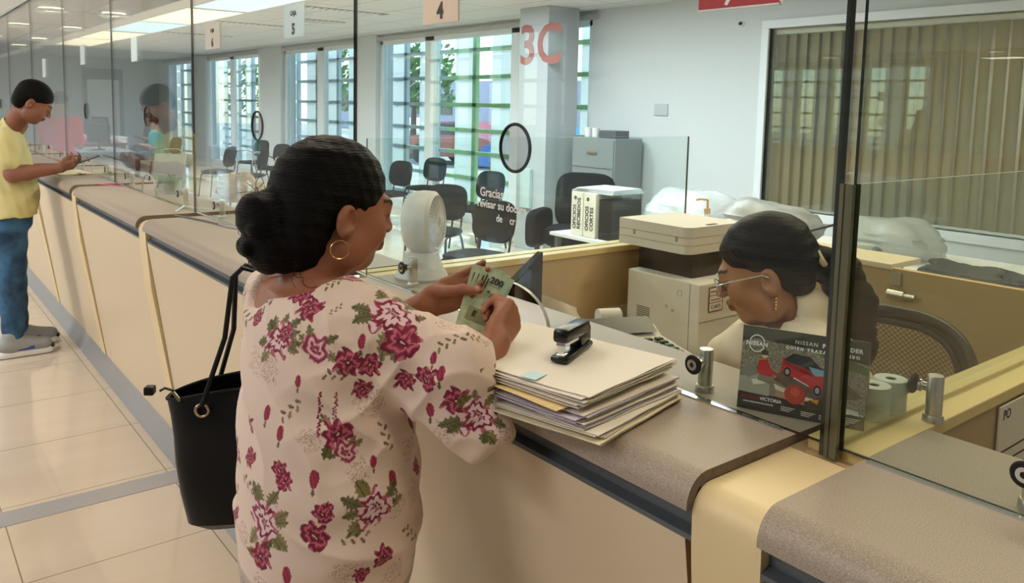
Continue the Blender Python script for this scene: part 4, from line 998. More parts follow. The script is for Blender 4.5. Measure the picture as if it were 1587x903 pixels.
# ---------------------------------------------------------------- clerk
def clerk():
    t = thing('person', 'seated clerk in a cream shirt with glasses and a dark ponytail, looking down', 'person', (-1.08, 1.80, 0))
    hc = (-1.160, 1.716, 1.214); M = frame((-.85, -.53, 0), 20, 0); hs = 1.13
    sd = Solid((-1.50, 1.42, .62), (-.85, 2.06, 1.36), .0042)
    sd.loft([(.66, -1.06, 1.80, .13, .12), (.95, -1.07, 1.79, .14, .10), (1.03, -1.08, 1.79, .10, .07)], .03)
    sd.cap((-1.085, 1.785, 1.02), (-1.128, 1.742, 1.15), .058, .050, k=.03)
    P, R = head(sd, hc, M, hs)
    WL = (-1.30, 1.52, .865); WR = (-1.38, 1.68, .865)
    arm(sd, (-.98, 1.70, .98), (-1.12, 1.55, .86), WL, (.05, .042, .028)); arm(sd, (-1.20, 1.88, .98), (-1.30, 1.80, .86), WR, (.05, .042, .028))
    hand(sd, WL, (-.8, -.1, -.25), (.1, .1, -1), False, [(20, 30, 20)]*4); hand(sd, WR, (-.9, -.3, -.25), (.1, .1, -1), True, [(20, 30, 20)]*4)
    body = sd.mesh('body', t, SKIN('clerk_skin'), lambda v, n: face_color(v, hc, R, hs, '#a8734f', '#a05a4c', '#241510'))
    hd = Solid((-1.32, 1.56, .90), (-.94, 2.02, 1.38), .0034); E = lambda c, r, k=.02, sub=False: hd.ell(P(*c), np.array(r)*hs, R, k, sub)
    E((0, -.018, .042), (.079, .101, .083)); E((0, -.06, -.010), (.066, .050, .065), .03)
    E((0, .092, -.052), (.10, .070, .104), .008, True)
    for q in (-1, 1): E((.09*q, .008, -.045), (.034, .030, .058), .01, True)
    tail = [P(0, -.105, .005), (-1.045, 1.86, 1.215), (-1.025, 1.90, 1.13), (-1.025, 1.93, 1.02), (-1.03, 1.94, .93)]; rr = [.030, .050, .056, .048, .022]
    for i in range(4): hd.cap(tail[i], tail[i+1], rr[i], rr[i+1], k=.02)
    hd.warp(lambda X, Y, Z: .0010*np.sin((X - .7*Y)*40 + Z*210 + 1.0*np.sin(X*30)) + .0008*np.sin((X+Y)*60 - Z*150))
    hd.mesh('hair', t, BROWN_HAIR, smooth_it=1)
    MB().lathe([(.026, 0), (.030, .004), (.030, .012), (.026, .016)], P(0, -.112, -.002), Vector(R @ np.array((0, -1, .2))), n=20, cap=False).build('hair_tie', mat('pale_hair_clip', '#d9c9a8', .4), t, smooth=True)
    # glasses
    mb = MB(); cl = mat('clear_frame', '#b9c4c6', .15, spec=.8)
    for q in (-1, 1):
        mb.tube([P(.033*q + .024*math.cos(a), .106 - .006*abs(math.cos(a)), -.006 + .018*math.sin(a)) for a in np.linspace(0, 2*PI, 25)[:-1]], .0016, closed=True)
        mb.tube([P(.057*q, .100, .0), P(.073*q, .07, .004), P(.079*q, .0, .002), P(.079*q, -.012, -.006)], .0015)
    mb.tube([P(-.010, .108, .0), P(0, .111, .003), P(.010, .108, .0)], .0015); go = mb.build('glasses', cl, t, smooth=True)
    ec = Vector(P(-.082, -.014, -.052))
    mb = MB(); mb.sphere(ec, .004, n=10, k=6)
    for i in range(3): mb.sphere(ec - Vector((0, 0, .009 + .008*i)), (.0028, .0028, .0045), n=10, k=6)
    mb.build('drop_earring', mat('gold', '#d9b27a', .2, metal=1), t, smooth=True)
    # shirt with collar
    sh = Solid((-1.46, 1.42, .62), (-.84, 2.06, 1.20), .0042)
    sh.loft([(.66, -1.05, 1.80, .165, .145), (.80, -1.05, 1.80, .165, .140), (.93, -1.055, 1.795, .17, .125), (1.05, -1.09, 1.77, .15, .10), (1.095, -1.10, 1.765, .10, .07)], .03)
    sh.cap((-.985, 1.69, 1.045), (-1.21, 1.85, 1.035), .066, k=.04); sh.cap((-1.21, 1.85, 1.03), (-1.255, 1.72, .97), .062, .056, k=.03); sh.cap((-1.10, 1.75, .96), (-1.18, 1.695, 1.01), .075, .066, k=.03); sh.cap((-.985, 1.69, 1.02), (-1.12, 1.54, .885), .066, .056, k=.03); sh.cap((-1.12, 1.54, .885), (-1.25, 1.52, .868), .056, .046, k=.02)
    sh.cap((-1.20, 1.88, .98), (-1.30, 1.79, .865), .064, .054, k=.03); sh.cap((-1.30, 1.79, .885), (-1.36, 1.70, .87), .05, .044, k=.02)
    sh.cap((-1.085, 1.785, 1.07), (-1.095, 1.778, 1.110), .078, .074, k=.008); sh.cap((-1.115, 1.756, 1.085), (-1.20, 1.69, 1.19), .064, .10, k=.004, sub=True)
    sh.ell((-1.165, 1.70, 1.10), (.035, .035, .045), None, .006, True)
    sh.warp(lambda X, Y, Z: .0035*np.sin((X - Y)*48 + Z*36 + 2*np.sin(Z*30)) + .002*np.sin(Z*95 + X*40), .03)
    so = sh.mesh('shirt', t, mat('cream_cotton', '#e2d3bc', .85, spec=.2, sheen=.1, bump=.12, bscale=400))
    # lower body: trousers on the seat
    tr = Solid((-1.50, 1.30, .04), (-.80, 2.06, .72), .009); tr.ell((-1.04, 1.82, .57), (.18, .16, .12), None, .03)
    for q in (-1, 1): tr.cap((-1.04 + .07*q, 1.80 - .03*q, .56), (-1.20 + .08*q, 1.52 - .04*q, .52), .085, .062, k=.03); tr.cap((-1.20 + .08*q, 1.52 - .04*q, .52), (-1.20 + .08*q, 1.54 - .04*q, .09), .06, .04, k=.03)
    tr.mesh('trousers', t, mat('dark_trousers', '#23252b', .8))
    for q in (-1, 1):
        x, y = -1.21 + .08*q, 1.50 - .04*q; s_ = Solid((x-.1, y-.2, -.01), (x+.1, y+.14, .14), .007); s_.cap((x + .01, y + .05, .045), (x - .02, y - .10, .035), .04, .034, k=.02); s_.mesh('shoe', t, G['black'])
    return t
def office_chair(loc, face, label, mesh_back=True):
    t = thing('office_chair', label, 'chair', loc); o = Vector(loc); R = Matrix.Rotation(face, 4, 'Z'); P = lambda x, y, z: o + R @ Vector((x, y, z))
    cushion(P(0, 0, .455), (.48, .46, .07), R).build('seat', G['fabric_black'], t, smooth=True)
    w, h = .245, .245; zc = .845; k = 3.4; ring = []
    for i in range(48):
        a = 2*PI*i/48; ca, sa = math.cos(a), math.sin(a)
        x = w*abs(ca)**(2/k)*math.copysign(1, ca); z = h*abs(sa)**(2/k)*math.copysign(1, sa); ring.append((x*(1 - .08*(z < 0)), z))
    B = lambda x, z: P(x, .275 - .09*(x/w)**2 + .04*z, zc + z)
    fm = mat('chair_frame_plastic', '#2b2926', .4); mb = MB(); mb.tube([B(x*.94, z*.94) for x, z in ring], .016, n=10, closed=True)
    mb.tube([B(x*.80, z*.82) for x, z in ring], .010, n=8, closed=True)
    g1 = [[B(x*q, z*(q if q > .9 else .82*q/.80)) for x, z in ring + ring[:1]] for q in (.80, .94)]; mb.grid(g1)
    bf = mb.build('back_frame', fm, t, smooth=True)
    net = MB(); n = 30
    for i in range(-n, n):
        for s_ in (-1, 1):
            pts = []
            for j in range(41):
                x = i*w*1.8/n + s_*(j - 20)/20*w*.9; z = (j - 20)/20*h*.84
                if abs(x/(w*.79))**k + abs(z/(h*.81))**k < 1: pts.append(B(x, z))
            if len(pts) > 1: net.tube(pts, .0011, n=3)
    net.build('mesh_back', mat('mesh_weave', '#4a443b', .8), t)
    mb = MB(); sweep_rounded(mb, [P(0, .05, .40), P(0, .27, .42), P(0, .30, .66)], .022); mb.build('back_support', fm, t, smooth=True)
    MB().cyl(P(0, 0, .10), P(0, 0, .42), .028).build('gas_lift', G['black'], t)
    for i in range(5):
        a = 2*PI*i/5; l = MB(); l.tube([P(0, 0, .11), P(.14*math.cos(a), .14*math.sin(a), .105), P(.29*math.cos(a), .29*math.sin(a), .075)], [.024, .02, .015])
        lg = l.build('leg', fm, t, smooth=True); c = P(.29*math.cos(a), .29*math.sin(a), .027); MB().cyl(c - Vector((0, .02, 0)), c + Vector((0, .02, 0)), .027, n=14).build('caster', G['rubber'], lg)
    return t
man(); clerk()
office_chair((-.985, 1.87, 0), .25, 'black mesh-backed office chair behind the clerk')

# ---------------------------------------------------------------- red-shirted person behind the glass at the far left
def simple_person(x, y, yaw, shirt, trouser, label, h=1.68, seat=False, hair='black_hair', skin='#9a6a50'):
    t = thing('person', label, 'person', (x, y, 0)); k = h/1.7; f = Vector((math.cos(yaw), math.sin(yaw), 0)); r = Vector((f.y, -f.x, 0)); dz = -.42 if seat else 0
    o = Vector((x, y, 0)); Q = lambda a, b, c: tuple(o + r*a*k + f*b*k + Vector((0, 0, (c + dz)*k)))
    lo = (x - .5, y - .5, max(.0, .6 + dz)); hi = (x + .5, y + .5, h + dz*k + .08); M = frame(f, 15)
    sd = Solid(lo, hi, .010); hc = Q(0, .05, 1.575); sd.cap(Q(0, -.01, 1.38), Q(0, .03, 1.50), .056, k=.03); head(sd, hc, M, 1.0*k)
    sd.cap(Q(0, 0, 1.0), Q(0, 0, 1.35), .11, .12, k=.03)
    for q in (-1, 1): arm(sd, Q(.17*q, 0, 1.34), Q(.20*q, .03, 1.08), Q(.12*q, .24, 1.12), (.048, .04, .028)); hand(sd, Q(.12*q, .24, 1.12), f*1 + r*(-.3*q), (0, 0, 1), q > 0, [(30, 40, 30)]*4)
    sd.mesh('body', t, mat('skin' + skin, skin, .55))
    hd = Solid(lo, hi, .010); hd.ell(np.array(hc) + npM(M) @ np.array((0, -.018, .04)), (.08, .10, .086), npM(M), .02); hd.ell(np.array(hc) + npM(M) @ np.array((0, .095, -.05)), (.1, .072, .095), npM(M), .01, True); hd.mesh('hair', t, HAIR)
    sh = Solid(lo, hi, .010); sh.cap(Q(0, 0, .92), Q(0, 0, 1.30), .148, .145, k=.03); sh.cap(Q(-.15, 0, 1.36), Q(.15, 0, 1.36), .065, k=.04)
    for q in (-1, 1): sh.cap(Q(.17*q, 0, 1.34), Q(.195*q, .02, 1.14), .07, .062, k=.03)
    sh.mesh('shirt', t, mat('cloth' + shirt, shirt, .85))
    tr = Solid((x-.5, y-.5, .02), (x+.5, y+.5, (.98+dz)*k + .05), .012)
    tr.ell(Q(0, 0, .90), (.165, .14, .11), None, .03)
    for q in (-1, 1):
        if seat: tr.cap(Q(.09*q, 0, .90), Q(.10*q, .38, .88), .08, .065, k=.03); tr.cap(Q(.10*q, .38, .88), tuple(o + r*.1*q*k + f*.38*k + Vector((0, 0, .07))), .06, .045, k=.03)
        else: tr.cap(Q(.09*q, 0, .88), Q(.10*q, 0, .08), .09, .055, k=.03)
    tr.mesh('trousers', t, mat('cloth' + trouser, trouser, .85)); return t
simple_person(-10.28, 1.62, 2.6, '#c92f45', '#4d7db0', 'person in a red shirt and blue jeans behind the glass near the man in yellow', 1.66)
simple_person(-20.3, 5.1, -1.4, '#3d4a50', '#3a3d44', 'dark-haired seated person at the far white desk', 1.7, True)
simple_person(-17.3, 4.45, -1.9, '#1f8f93', '#2c3138', 'seated person in a teal shirt at the far desks', 1.65, True)

# ---------------------------------------------------------------- handbag
def handbag():
    t = thing('handbag', 'open black tote bag hanging by its straps beside the floral woman', 'handbag', (-1.70, .545, .70)); lea = mat('black_leather', '#050506', .42, spec=.3, bump=.15, bscale=25)
    xd = Vector((.55, .81, 0)).normalized(); nd = Vector((.81, -.55, 0)).normalized(); c = Vector((-1.672, .580, .70))
    S_ = []; W0 = [.085, .118, .128, .132, .134, .135, .140]; D0 = [.040, .062, .060, .055, .050, .045, .036]; H0 = [0, .02, .08, .15, .21, .26, .295]
    def ring(w, d, z, q, inset=0):
        out = []
        for i in range(40):
            a = 2*PI*i/40; ca, sa = math.cos(a), math.sin(a); x = (w - inset)*abs(ca)**(.45)*math.copysign(1, ca); y = (d - inset)*abs(sa)**(.6)*math.copysign(1, sa)
            zz = z + (.020*(x/w)*(z/.295) if z > .05 else .012*(x/w)) + (.018*(1 if sa < 0 else .2)*(1 - (x/w)**2) if z > .28 else 0)*1.0
            wob = .004*math.sin(z*38 + x*25 + q); out.append(c + xd*(x + .02*(1 - z/.3)) + nd*(y*(1) + wob) + Vector((0, 0, zz)))
        return out
    mb = MB(); g = [ring(w, d, z, 0) for w, d, z in zip(W0, D0, H0)]
    vs = [p for r in g for p in r]; fs = []
    for j in range(len(g) - 1):
        for i in range(40): fs.append((j*40+i, j*40+(i+1) % 40, (j+1)*40+(i+1) % 40, (j+1)*40+i))
    fs.append(tuple(range(39, -1, -1))); mb.add(vs, fs)
    ins = [ring(w, d, z, 0, .006) for w, d, z in list(zip(W0, D0, H0))[1:]]; b = len(ins)
    vs = [p for r in ins for p in r]; fs = [(j*40+(i+1) % 40, j*40+i, (j+1)*40+i, (j+1)*40+(i+1) % 40) for j in range(b-1) for i in range(40)]; fs.append(tuple(range(40)))
    mb.add(vs, fs); top = g[-1]; tin = ins[-1]; mb.add(top + tin, [(i, (i+1) % 40, 40+(i+1) % 40, 40+i) for i in range(40)])
    mb.build('bag_body', lea, t, smooth=True)
    MB().tube(top[20:] + top[:20], .003, closed=True).build('rim_piping', lea, t)
    rm = mat('pale_gold_metal', '#bda98a', .25, metal=1)
    for sd_, yy in ((-1, -1), (1, 1)):
        for q in (-.065, .065):
            e = c + xd*q + nd*(yy*-.047) * -1 + Vector((0, 0, .255)); e = c + xd*(q+.01) + nd*(.050 if yy > 0 else -.050) + Vector((0, 0, .262))
            MB().tube([e + xd*.013*math.cos(a) + Vector((0, 0, .013*math.sin(a))) + nd*(.004 if yy > 0 else -.004) for a in np.linspace(0, 2*PI, 21)[:-1]], .0032, closed=True).build('ring', rm, t, smooth=True)
        top_ = Vector((-1.610, .578, 1.265)); P0 = c + xd*(-.055) + nd*(.055*yy) + Vector((0, 0, .272)); P1 = c + xd*.075 + nd*(.055*yy) + Vector((0, 0, .278))
        up = top_ + nd*.012*yy; mb = MB(); path = [P0, P0.lerp(up, .5) + xd*.006, up - xd*.02 + Vector((0, 0, -.02)), up, up + xd*.03 + Vector((0, 0, -.01)), P1.lerp(up, .5) + xd*.012, P1]; mb.tube(path, .0055, n=8)
        mb.build('strap', lea, t, smooth=True)
    zp = c - xd*.128 + Vector((0, 0, .285)); mb = MB(); mb.tube([zp, zp - xd*.02 + Vector((0, 0, .006)), zp - xd*.03], .003); mb.build('zip_pull_cord', G['black'], t)
    MB().box(zp - xd*.052 - Vector((.010, .010, .008)), zp - xd*.052 + Vector((.010, .012, .010)), bev=.003, rot=xd.to_track_quat('X', 'Z').to_matrix().to_4x4()).build('zip_tab', lea, t)
    MB().tube([zp + xd*.004 + nd*.02, zp + xd*.010 + nd*.035 + Vector((0, 0, .008)), zp + xd*.025 + nd*.04 - Vector((0, 0, .008))], .0035).build('zipper', rm, t, smooth=True)
handbag()

# ================================================================== THINGS ON THE COUNTER
def folded_bundle(name, label, c, ang, L, Wd, z, nsheet, th, mats, seed, cat='papers', fold=True):
    """folded sheets: each lies curved over the next, rounded fold on the right, loose edges on the left and front"""
    t = thing(name, label, cat, (c[0], c[1], z), 'paper bundles stacked on the counter'); rs = random.Random(seed)
    X = Vector((math.cos(ang), math.sin(ang), 0)); Y = Vector((-X.y, X.x, 0)); groups = {}
    for k in range(nsheet):
        m = mats[k % len(mats)]; mb = groups.setdefault(m.name, (m, MB()))[1]; z0 = z + th*k; dx, dy = rs.uniform(-.006, .006), rs.uniform(-.008, .008); da = rs.uniform(-.03, .03); ph = rs.uniform(0, 6)
        x_, y_ = X + Y*da, Y - X*da; tt = th*.62; nx, ny = 14, 8; A = []; Bm = []
        for i in range(nx + 1):
            ra = []; rb = []
            for j in range(ny + 1):
                u = -L/2 + L*i/nx + dx; v = -Wd/2 + Wd*j/ny + dy
                w = .0007*math.sin(u*30 + ph + k*.3) + .0006*math.sin(v*45 + ph)
                edge = max(0, abs(i/nx - .5)*2 - .7)*.010*(.25 + .75*k/nsheet)*(1 if i > nx/2 else -.2)
                p = Vector((c[0], c[1], 0)) + x_*u + y_*v + Vector((0, 0, z0 + w + edge*.3 + .0012)); ra.append(p); rb.append(p + Vector((0, 0, tt)))
            A.append(ra); Bm.append(rb)
        mb.grid(A); mb.grid(Bm)
        for j in range(ny): mb.add([A[0][j], A[0][j+1], Bm[0][j+1], Bm[0][j]], [(0, 1, 2, 3)]); mb.add([A[nx][j], A[nx][j+1], Bm[nx][j+1], Bm[nx][j]], [(0, 1, 2, 3)])
        for i in range(nx): mb.add([A[i][0], A[i+1][0], Bm[i+1][0], Bm[i][0]], [(0, 1, 2, 3)]); mb.add([A[i][ny], A[i+1][ny], Bm[i+1][ny], Bm[i][ny]], [(0, 1, 2, 3)])
    for q, (m, mb) in groups.items(): mb.build('sheets', m, t)
    return t
p1, p2, p3, p4, p5 = (mat('paper_a', '#f0e8da', .75), mat('paper_b', '#e6ddd0', .75), mat('paper_lilac', '#cfc5d2', .75), mat('paper_yellow', '#efd49a', .75), mat('paper_cream', '#efe3c4', .75))
A0 = math.radians(12)
folded_bundle('paper_bundle', 'lowest bundle of cream papers, corner hanging over the counter edge', (-1.010, .915), A0 + .02, .33, .262, 1.1005, 8, .0021, [p5, p1, p2], 1)
folded_bundle('paper_bundle', 'middle bundle of lilac-edged white papers', (-1.035, .915), A0 - .06, .34, .262, 1.1195, 11, .0020, [p1, p3, p2, p3], 2)
folded_bundle('paper_bundle', 'thin yellow folder between the white papers under the stapler', (-1.06, .905), A0 - .10, .34, .25, 1.1435, 2, .0016, [p4], 3)
folded_bundle('paper_bundle', 'topmost bundle of white papers carrying the stapler', (-1.050, .918), A0 - .03, .35, .262, 1.1490, 10, .0019, [p1, p2, p1], 4)
so_ = [o for o in bpy.data.objects if o.name.startswith('paper_bundle')][-1]
MB().box((-.985, .800, 1.1702), (-.955, .835, 1.1708), rot=Matrix.Rotation(.3, 4, 'Z')).build('blue_tab', mat('pale_blue_tab', '#bfdbe2', .5), so_)
def stapler():
    o = Vector((-.993, .893, 1.1705)); d = Vector((-.45, .89, 0)).normalized(); t = thing('stapler', 'black desktop stapler lying on top of the paper stack', 'stapler', o); R = Matrix((d, Vector((-d.y, d.x, 0)), Vector((0, 0, 1)))).transposed()
    Q = lambda x, y, z: o + R @ Vector((x, y, z)); bk = mat('stapler_black', '#08080a', .25, spec=.6)
    def rb(a, b, bev, tilt=0): m = MB(); c = (Vector(a) + Vector(b))/2; h = (Vector(b) - Vector(a))/2; return m.box(Q(*c) - h, Q(*c) + h, bev=bev, rot=(R @ Matrix.Rotation(tilt, 3, 'Y')).to_4x4())
    rb((-.002, -.017, 0), (.128, .017, .011), .005).build('base', bk, t, smooth=True)
    rb((.000, -.0145, .030), (.118, .0145, .055), .007, .06).build('top_cover', bk, t, smooth=True)
    rb((.078, -.0125, .008), (.126, .0125, .040), .004).build('hinge', bk, t, smooth=True)
    rb((.006, -.0085, .024), (.115, .0085, .034), .001, .06).build('magazine', G['chrome'], t)
    rb((.006, -.006, .014), (.016, .006, .030), .001).build('nose', G['chrome'], t); rb((.004, -.008, .011), (.022, .008, .0125), .0005).build('anvil', G['chrome'], t)
stapler()
# ---- advertising placard (tent card)
def placard():
    BL_ = Vector((-.806, 1.135, 1.1008)); xd = Vector((.188, .080, 0)).normalized(); back = Vector((-xd.y, xd.x, 0)); yd = (Vector((0, 0, 1)) + back*.16).normalized(); nn = -xd.cross(yd) * -1
    nn = xd.cross(yd) if xd.cross(yd).dot(Vector((0, -1, 0))) > 0 else -xd.cross(yd)
    Wd, H = .2, .140; t = thing('advertising_placard', 'dark car advertising tent card standing behind the glass', 'placard', BL_)
    pt = lambda u, v, w=0: BL_ + xd*(u*Wd) + yd*(v*H) + nn*w
    MB().prism([pt(0, 0, -.0015), pt(1, 0, -.0015), pt(1, 1, -.0015), pt(0, 1, -.0015)], nn*.0015).build('card_front', mat('placard_dark', '#2a2b26', .3, spec=.5), t)
    ft = pt(0, 1, -.0016); dn = (back*.045 + Vector((0, 0, -ft.z + 1.1012)))
    MB().prism([ft, pt(1, 1, -.0016), pt(1, 1, -.0016) + dn, ft + dn], back*.0012).build('card_back', G['paper'], t)
    pm = MB(); lv = [0]
    def poly(pts, m, w=None): 
        lv[0] += 1; pm.add([pt(u, v, .00004*lv[0] + .0001) for u, v in pts], [tuple(range(len(pts)))], m)
    C = lambda h: mat('print' + h, '#' + ''.join('%02x' % min(255, int(int(h[i:i+2], 16)*1.22 + 6)) for i in (1, 3, 5)), .35)
    def disc(u, v, r, m, n=28, e=1.0): poly([(u + r*math.cos(2*PI*i/n)/Wd*H*e, v + r*math.sin(2*PI*i/n)) for i in range(n)], m)
    gravel = mat('print_gravel', '#b0a594', .5, var=.5, vscale=350, col2='#6f6754')
    poly([(0, .22), (0, .80), (.10, .86), (.5, .83), (1, .74), (1, .16)], gravel)
    poly([(.55, .83), (.80, .80), (1, .70), (1, .62), (.75, .68)], C('#4e5434'))
    poly([(.28, .40), (.60, .20), (.98, .36), (.72, .62), (.40, .66)], mat('print_road', '#7a6557', .5, var=.3, vscale=120))
    poly([(0, .38), (.17, .44), (.27, .36), (.25, .18), (0, .16)], C('#8f8d80')); poly([(.0, .42), (.06, .55), (.12, .54), (.15, .44), (.08, .38)], C('#6f6e66')); poly([(.10, .36), (.25, .42), (.27, .36), (.12, .30)], C('#c2bfae'))
    poly([(.27, .36), (.5, .27), (.95, .20), (.95, .15), (.62, .19), (.27, .28)], C('#bdb7a4')); poly([(.27, .30), (.62, .2), (.60, .15), (.27, .22)], C('#96735a'))
    # person on the bench
    poly([(.15, .60), (.22, .62), (.255, .52), (.27, .43), (.20, .42), (.14, .45)], C('#a8232b')); disc(.195, .67, .035, C('#c39a7c')); poly([(.165, .67), (.17, .73), (.22, .73), (.225, .675)], C('#4a4038'))
    poly([(.16, .44), (.27, .42), (.31, .26), (.29, .20), (.26, .20), (.25, .34), (.15, .37)], C('#75695c')); poly([(.24, .52), (.33, .46), (.33, .44), (.25, .47)], C('#a8232b'))
    # car
    poly([(.335, .52), (.34, .66), (.42, .74), (.55, .72), (.66, .60), (.78, .50), (.79, .40), (.70, .33), (.60, .36), (.45, .45)], C('#a5222b'))
    poly([(.35, .65), (.42, .745), (.56, .73), (.665, .60), (.62, .55), (.47, .61)], C('#262c31')); poly([(.55, .62), (.665, .60), (.69, .54), (.60, .52)], C('#6f96ad'))
    poly([(.36, .64), (.47, .60), (.60, .53), (.60, .50), (.46, .55), (.355, .61)], C('#7c161f')); poly([(.44, .47), (.56, .40), (.56, .39), (.44, .455)], C('#d9d5cc'))
    disc(.385, .52, .055, C('#15161a'), e=.7); disc(.385, .52, .032, C('#8b8d90'), e=.7); disc(.63, .36, .06, C('#15161a'), e=.7); disc(.63, .36, .035, C('#8b8d90'), e=.7)
    poly([(.69, .40), (.79, .45), (.79, .37), (.72, .33)], C('#2d2f33')); poly([(.695, .44), (.75, .46), (.75, .45), (.70, .425)], C('#e7e7e0'))
    disc(.46, .27, .115, C('#9c3329'), e=1.05); disc(.46, .30, .05, C('#b34536'), e=1.1); poly([(.53, .20), (.66, .29), (.70, .15), (.56, .12)], C('#3a2a1e')); poly([(.57, .24), (.65, .26), (.64, .20)], C('#b3782f'))
    poly([(0, 0), (0, .205), (.3, .19), (.62, .12), (1, .14), (1, 0)], C('#26241f')); poly([(0, .86), (.0, 1), (1, 1), (1, .76), (.5, .84)], C('#33342c'))
    wh = C('#eeece4'); rd = C('#a8202c')
    for a0, a1 in ((18, 162), (198, 342)):
        P1 = [(.125 + .095*math.cos(math.radians(a))*H/Wd*1.0, .80 + .105*math.sin(math.radians(a))) for a in np.linspace(a0, a1, 24)]; P2 = [(.125 + .083*math.cos(math.radians(a))*H/Wd, .80 + .092*math.sin(math.radians(a))) for a in np.linspace(a1, a0, 24)]; 
        for i in range(23): poly([P1[i], P1[i+1], P2[22-i], P2[23-i]], wh)
    def tx(b, size, u, v, m, bold=0, sp=1.0, al='LEFT'): vs, fs = text_mesh(b, size, pt(u, v, .0030), xd, yd, bold, .00005, al, sp); pm.add(vs, fs, m)
    tx('NISSAN', .0095, .125, .775, wh, .0004, 1.15, 'CENTER'); tx('NISSAN', .0090, .43, .865, C('#b9b7ae'), .0001, 1.25); tx('PATHFINDER', .0090, .645, .865, wh, .0005, 1.2); tx('QUIEN TRAZA EL RUMBO', .0068, .36, .795, wh, .0004, 1.55)
    tx('NISSAN', .0078, .03, .135, C('#8c2a2e'), .0001, 1.2); tx('VICTORIA', .0078, .185, .135, wh, .0002, 1.0); tx('www.nissanvictoria.com.mx', .0044, .05, .09, wh, .0001)
    for u, v in ((.36, .10), (.52, .085), (.66, .08), (.86, .11), (.80, .07)):
        for k in range(3): poly([(u, v - .02*k), (u + .11 - .02*k, v - .02*k - .004), (u + .11 - .02*k, v - .02*k + .006), (u, v - .02*k + .010)], C('#a9a79c'))
    tx('Nissan Victoria', .0055, .82, .155, wh, .0001)
    pm.build('printed_picture', None, t)
placard()
def paper_roll(x, y, lab):
    t = thing('paper_roll', lab, 'paper roll', (x, y, 1.1), 'pair of white paper rolls')
    MB().lathe([(.008, .0005), (.0265, .0005), (.0270, .003), (.0270, .053), (.0262, .056), (.009, .056), (.008, .053)], (x, y, 1.1), n=32, cap=False).add([], []).build('roll', mat('thermal_paper', '#dfe4dc', .6), t, smooth=True)
    MB().lathe([(.0085, .001), (.0085, .055), (.0065, .055), (.0065, .001)], (x, y, 1.1), n=20, cap=False).build('core', mat('roll_core', '#4b453c', .7), t)
paper_roll(-.6465, 1.285, 'white paper roll on the yellow ledge, nearer to the placard'); paper_roll(-.6465, 1.341, 'white paper roll on the yellow ledge, right behind the other roll')
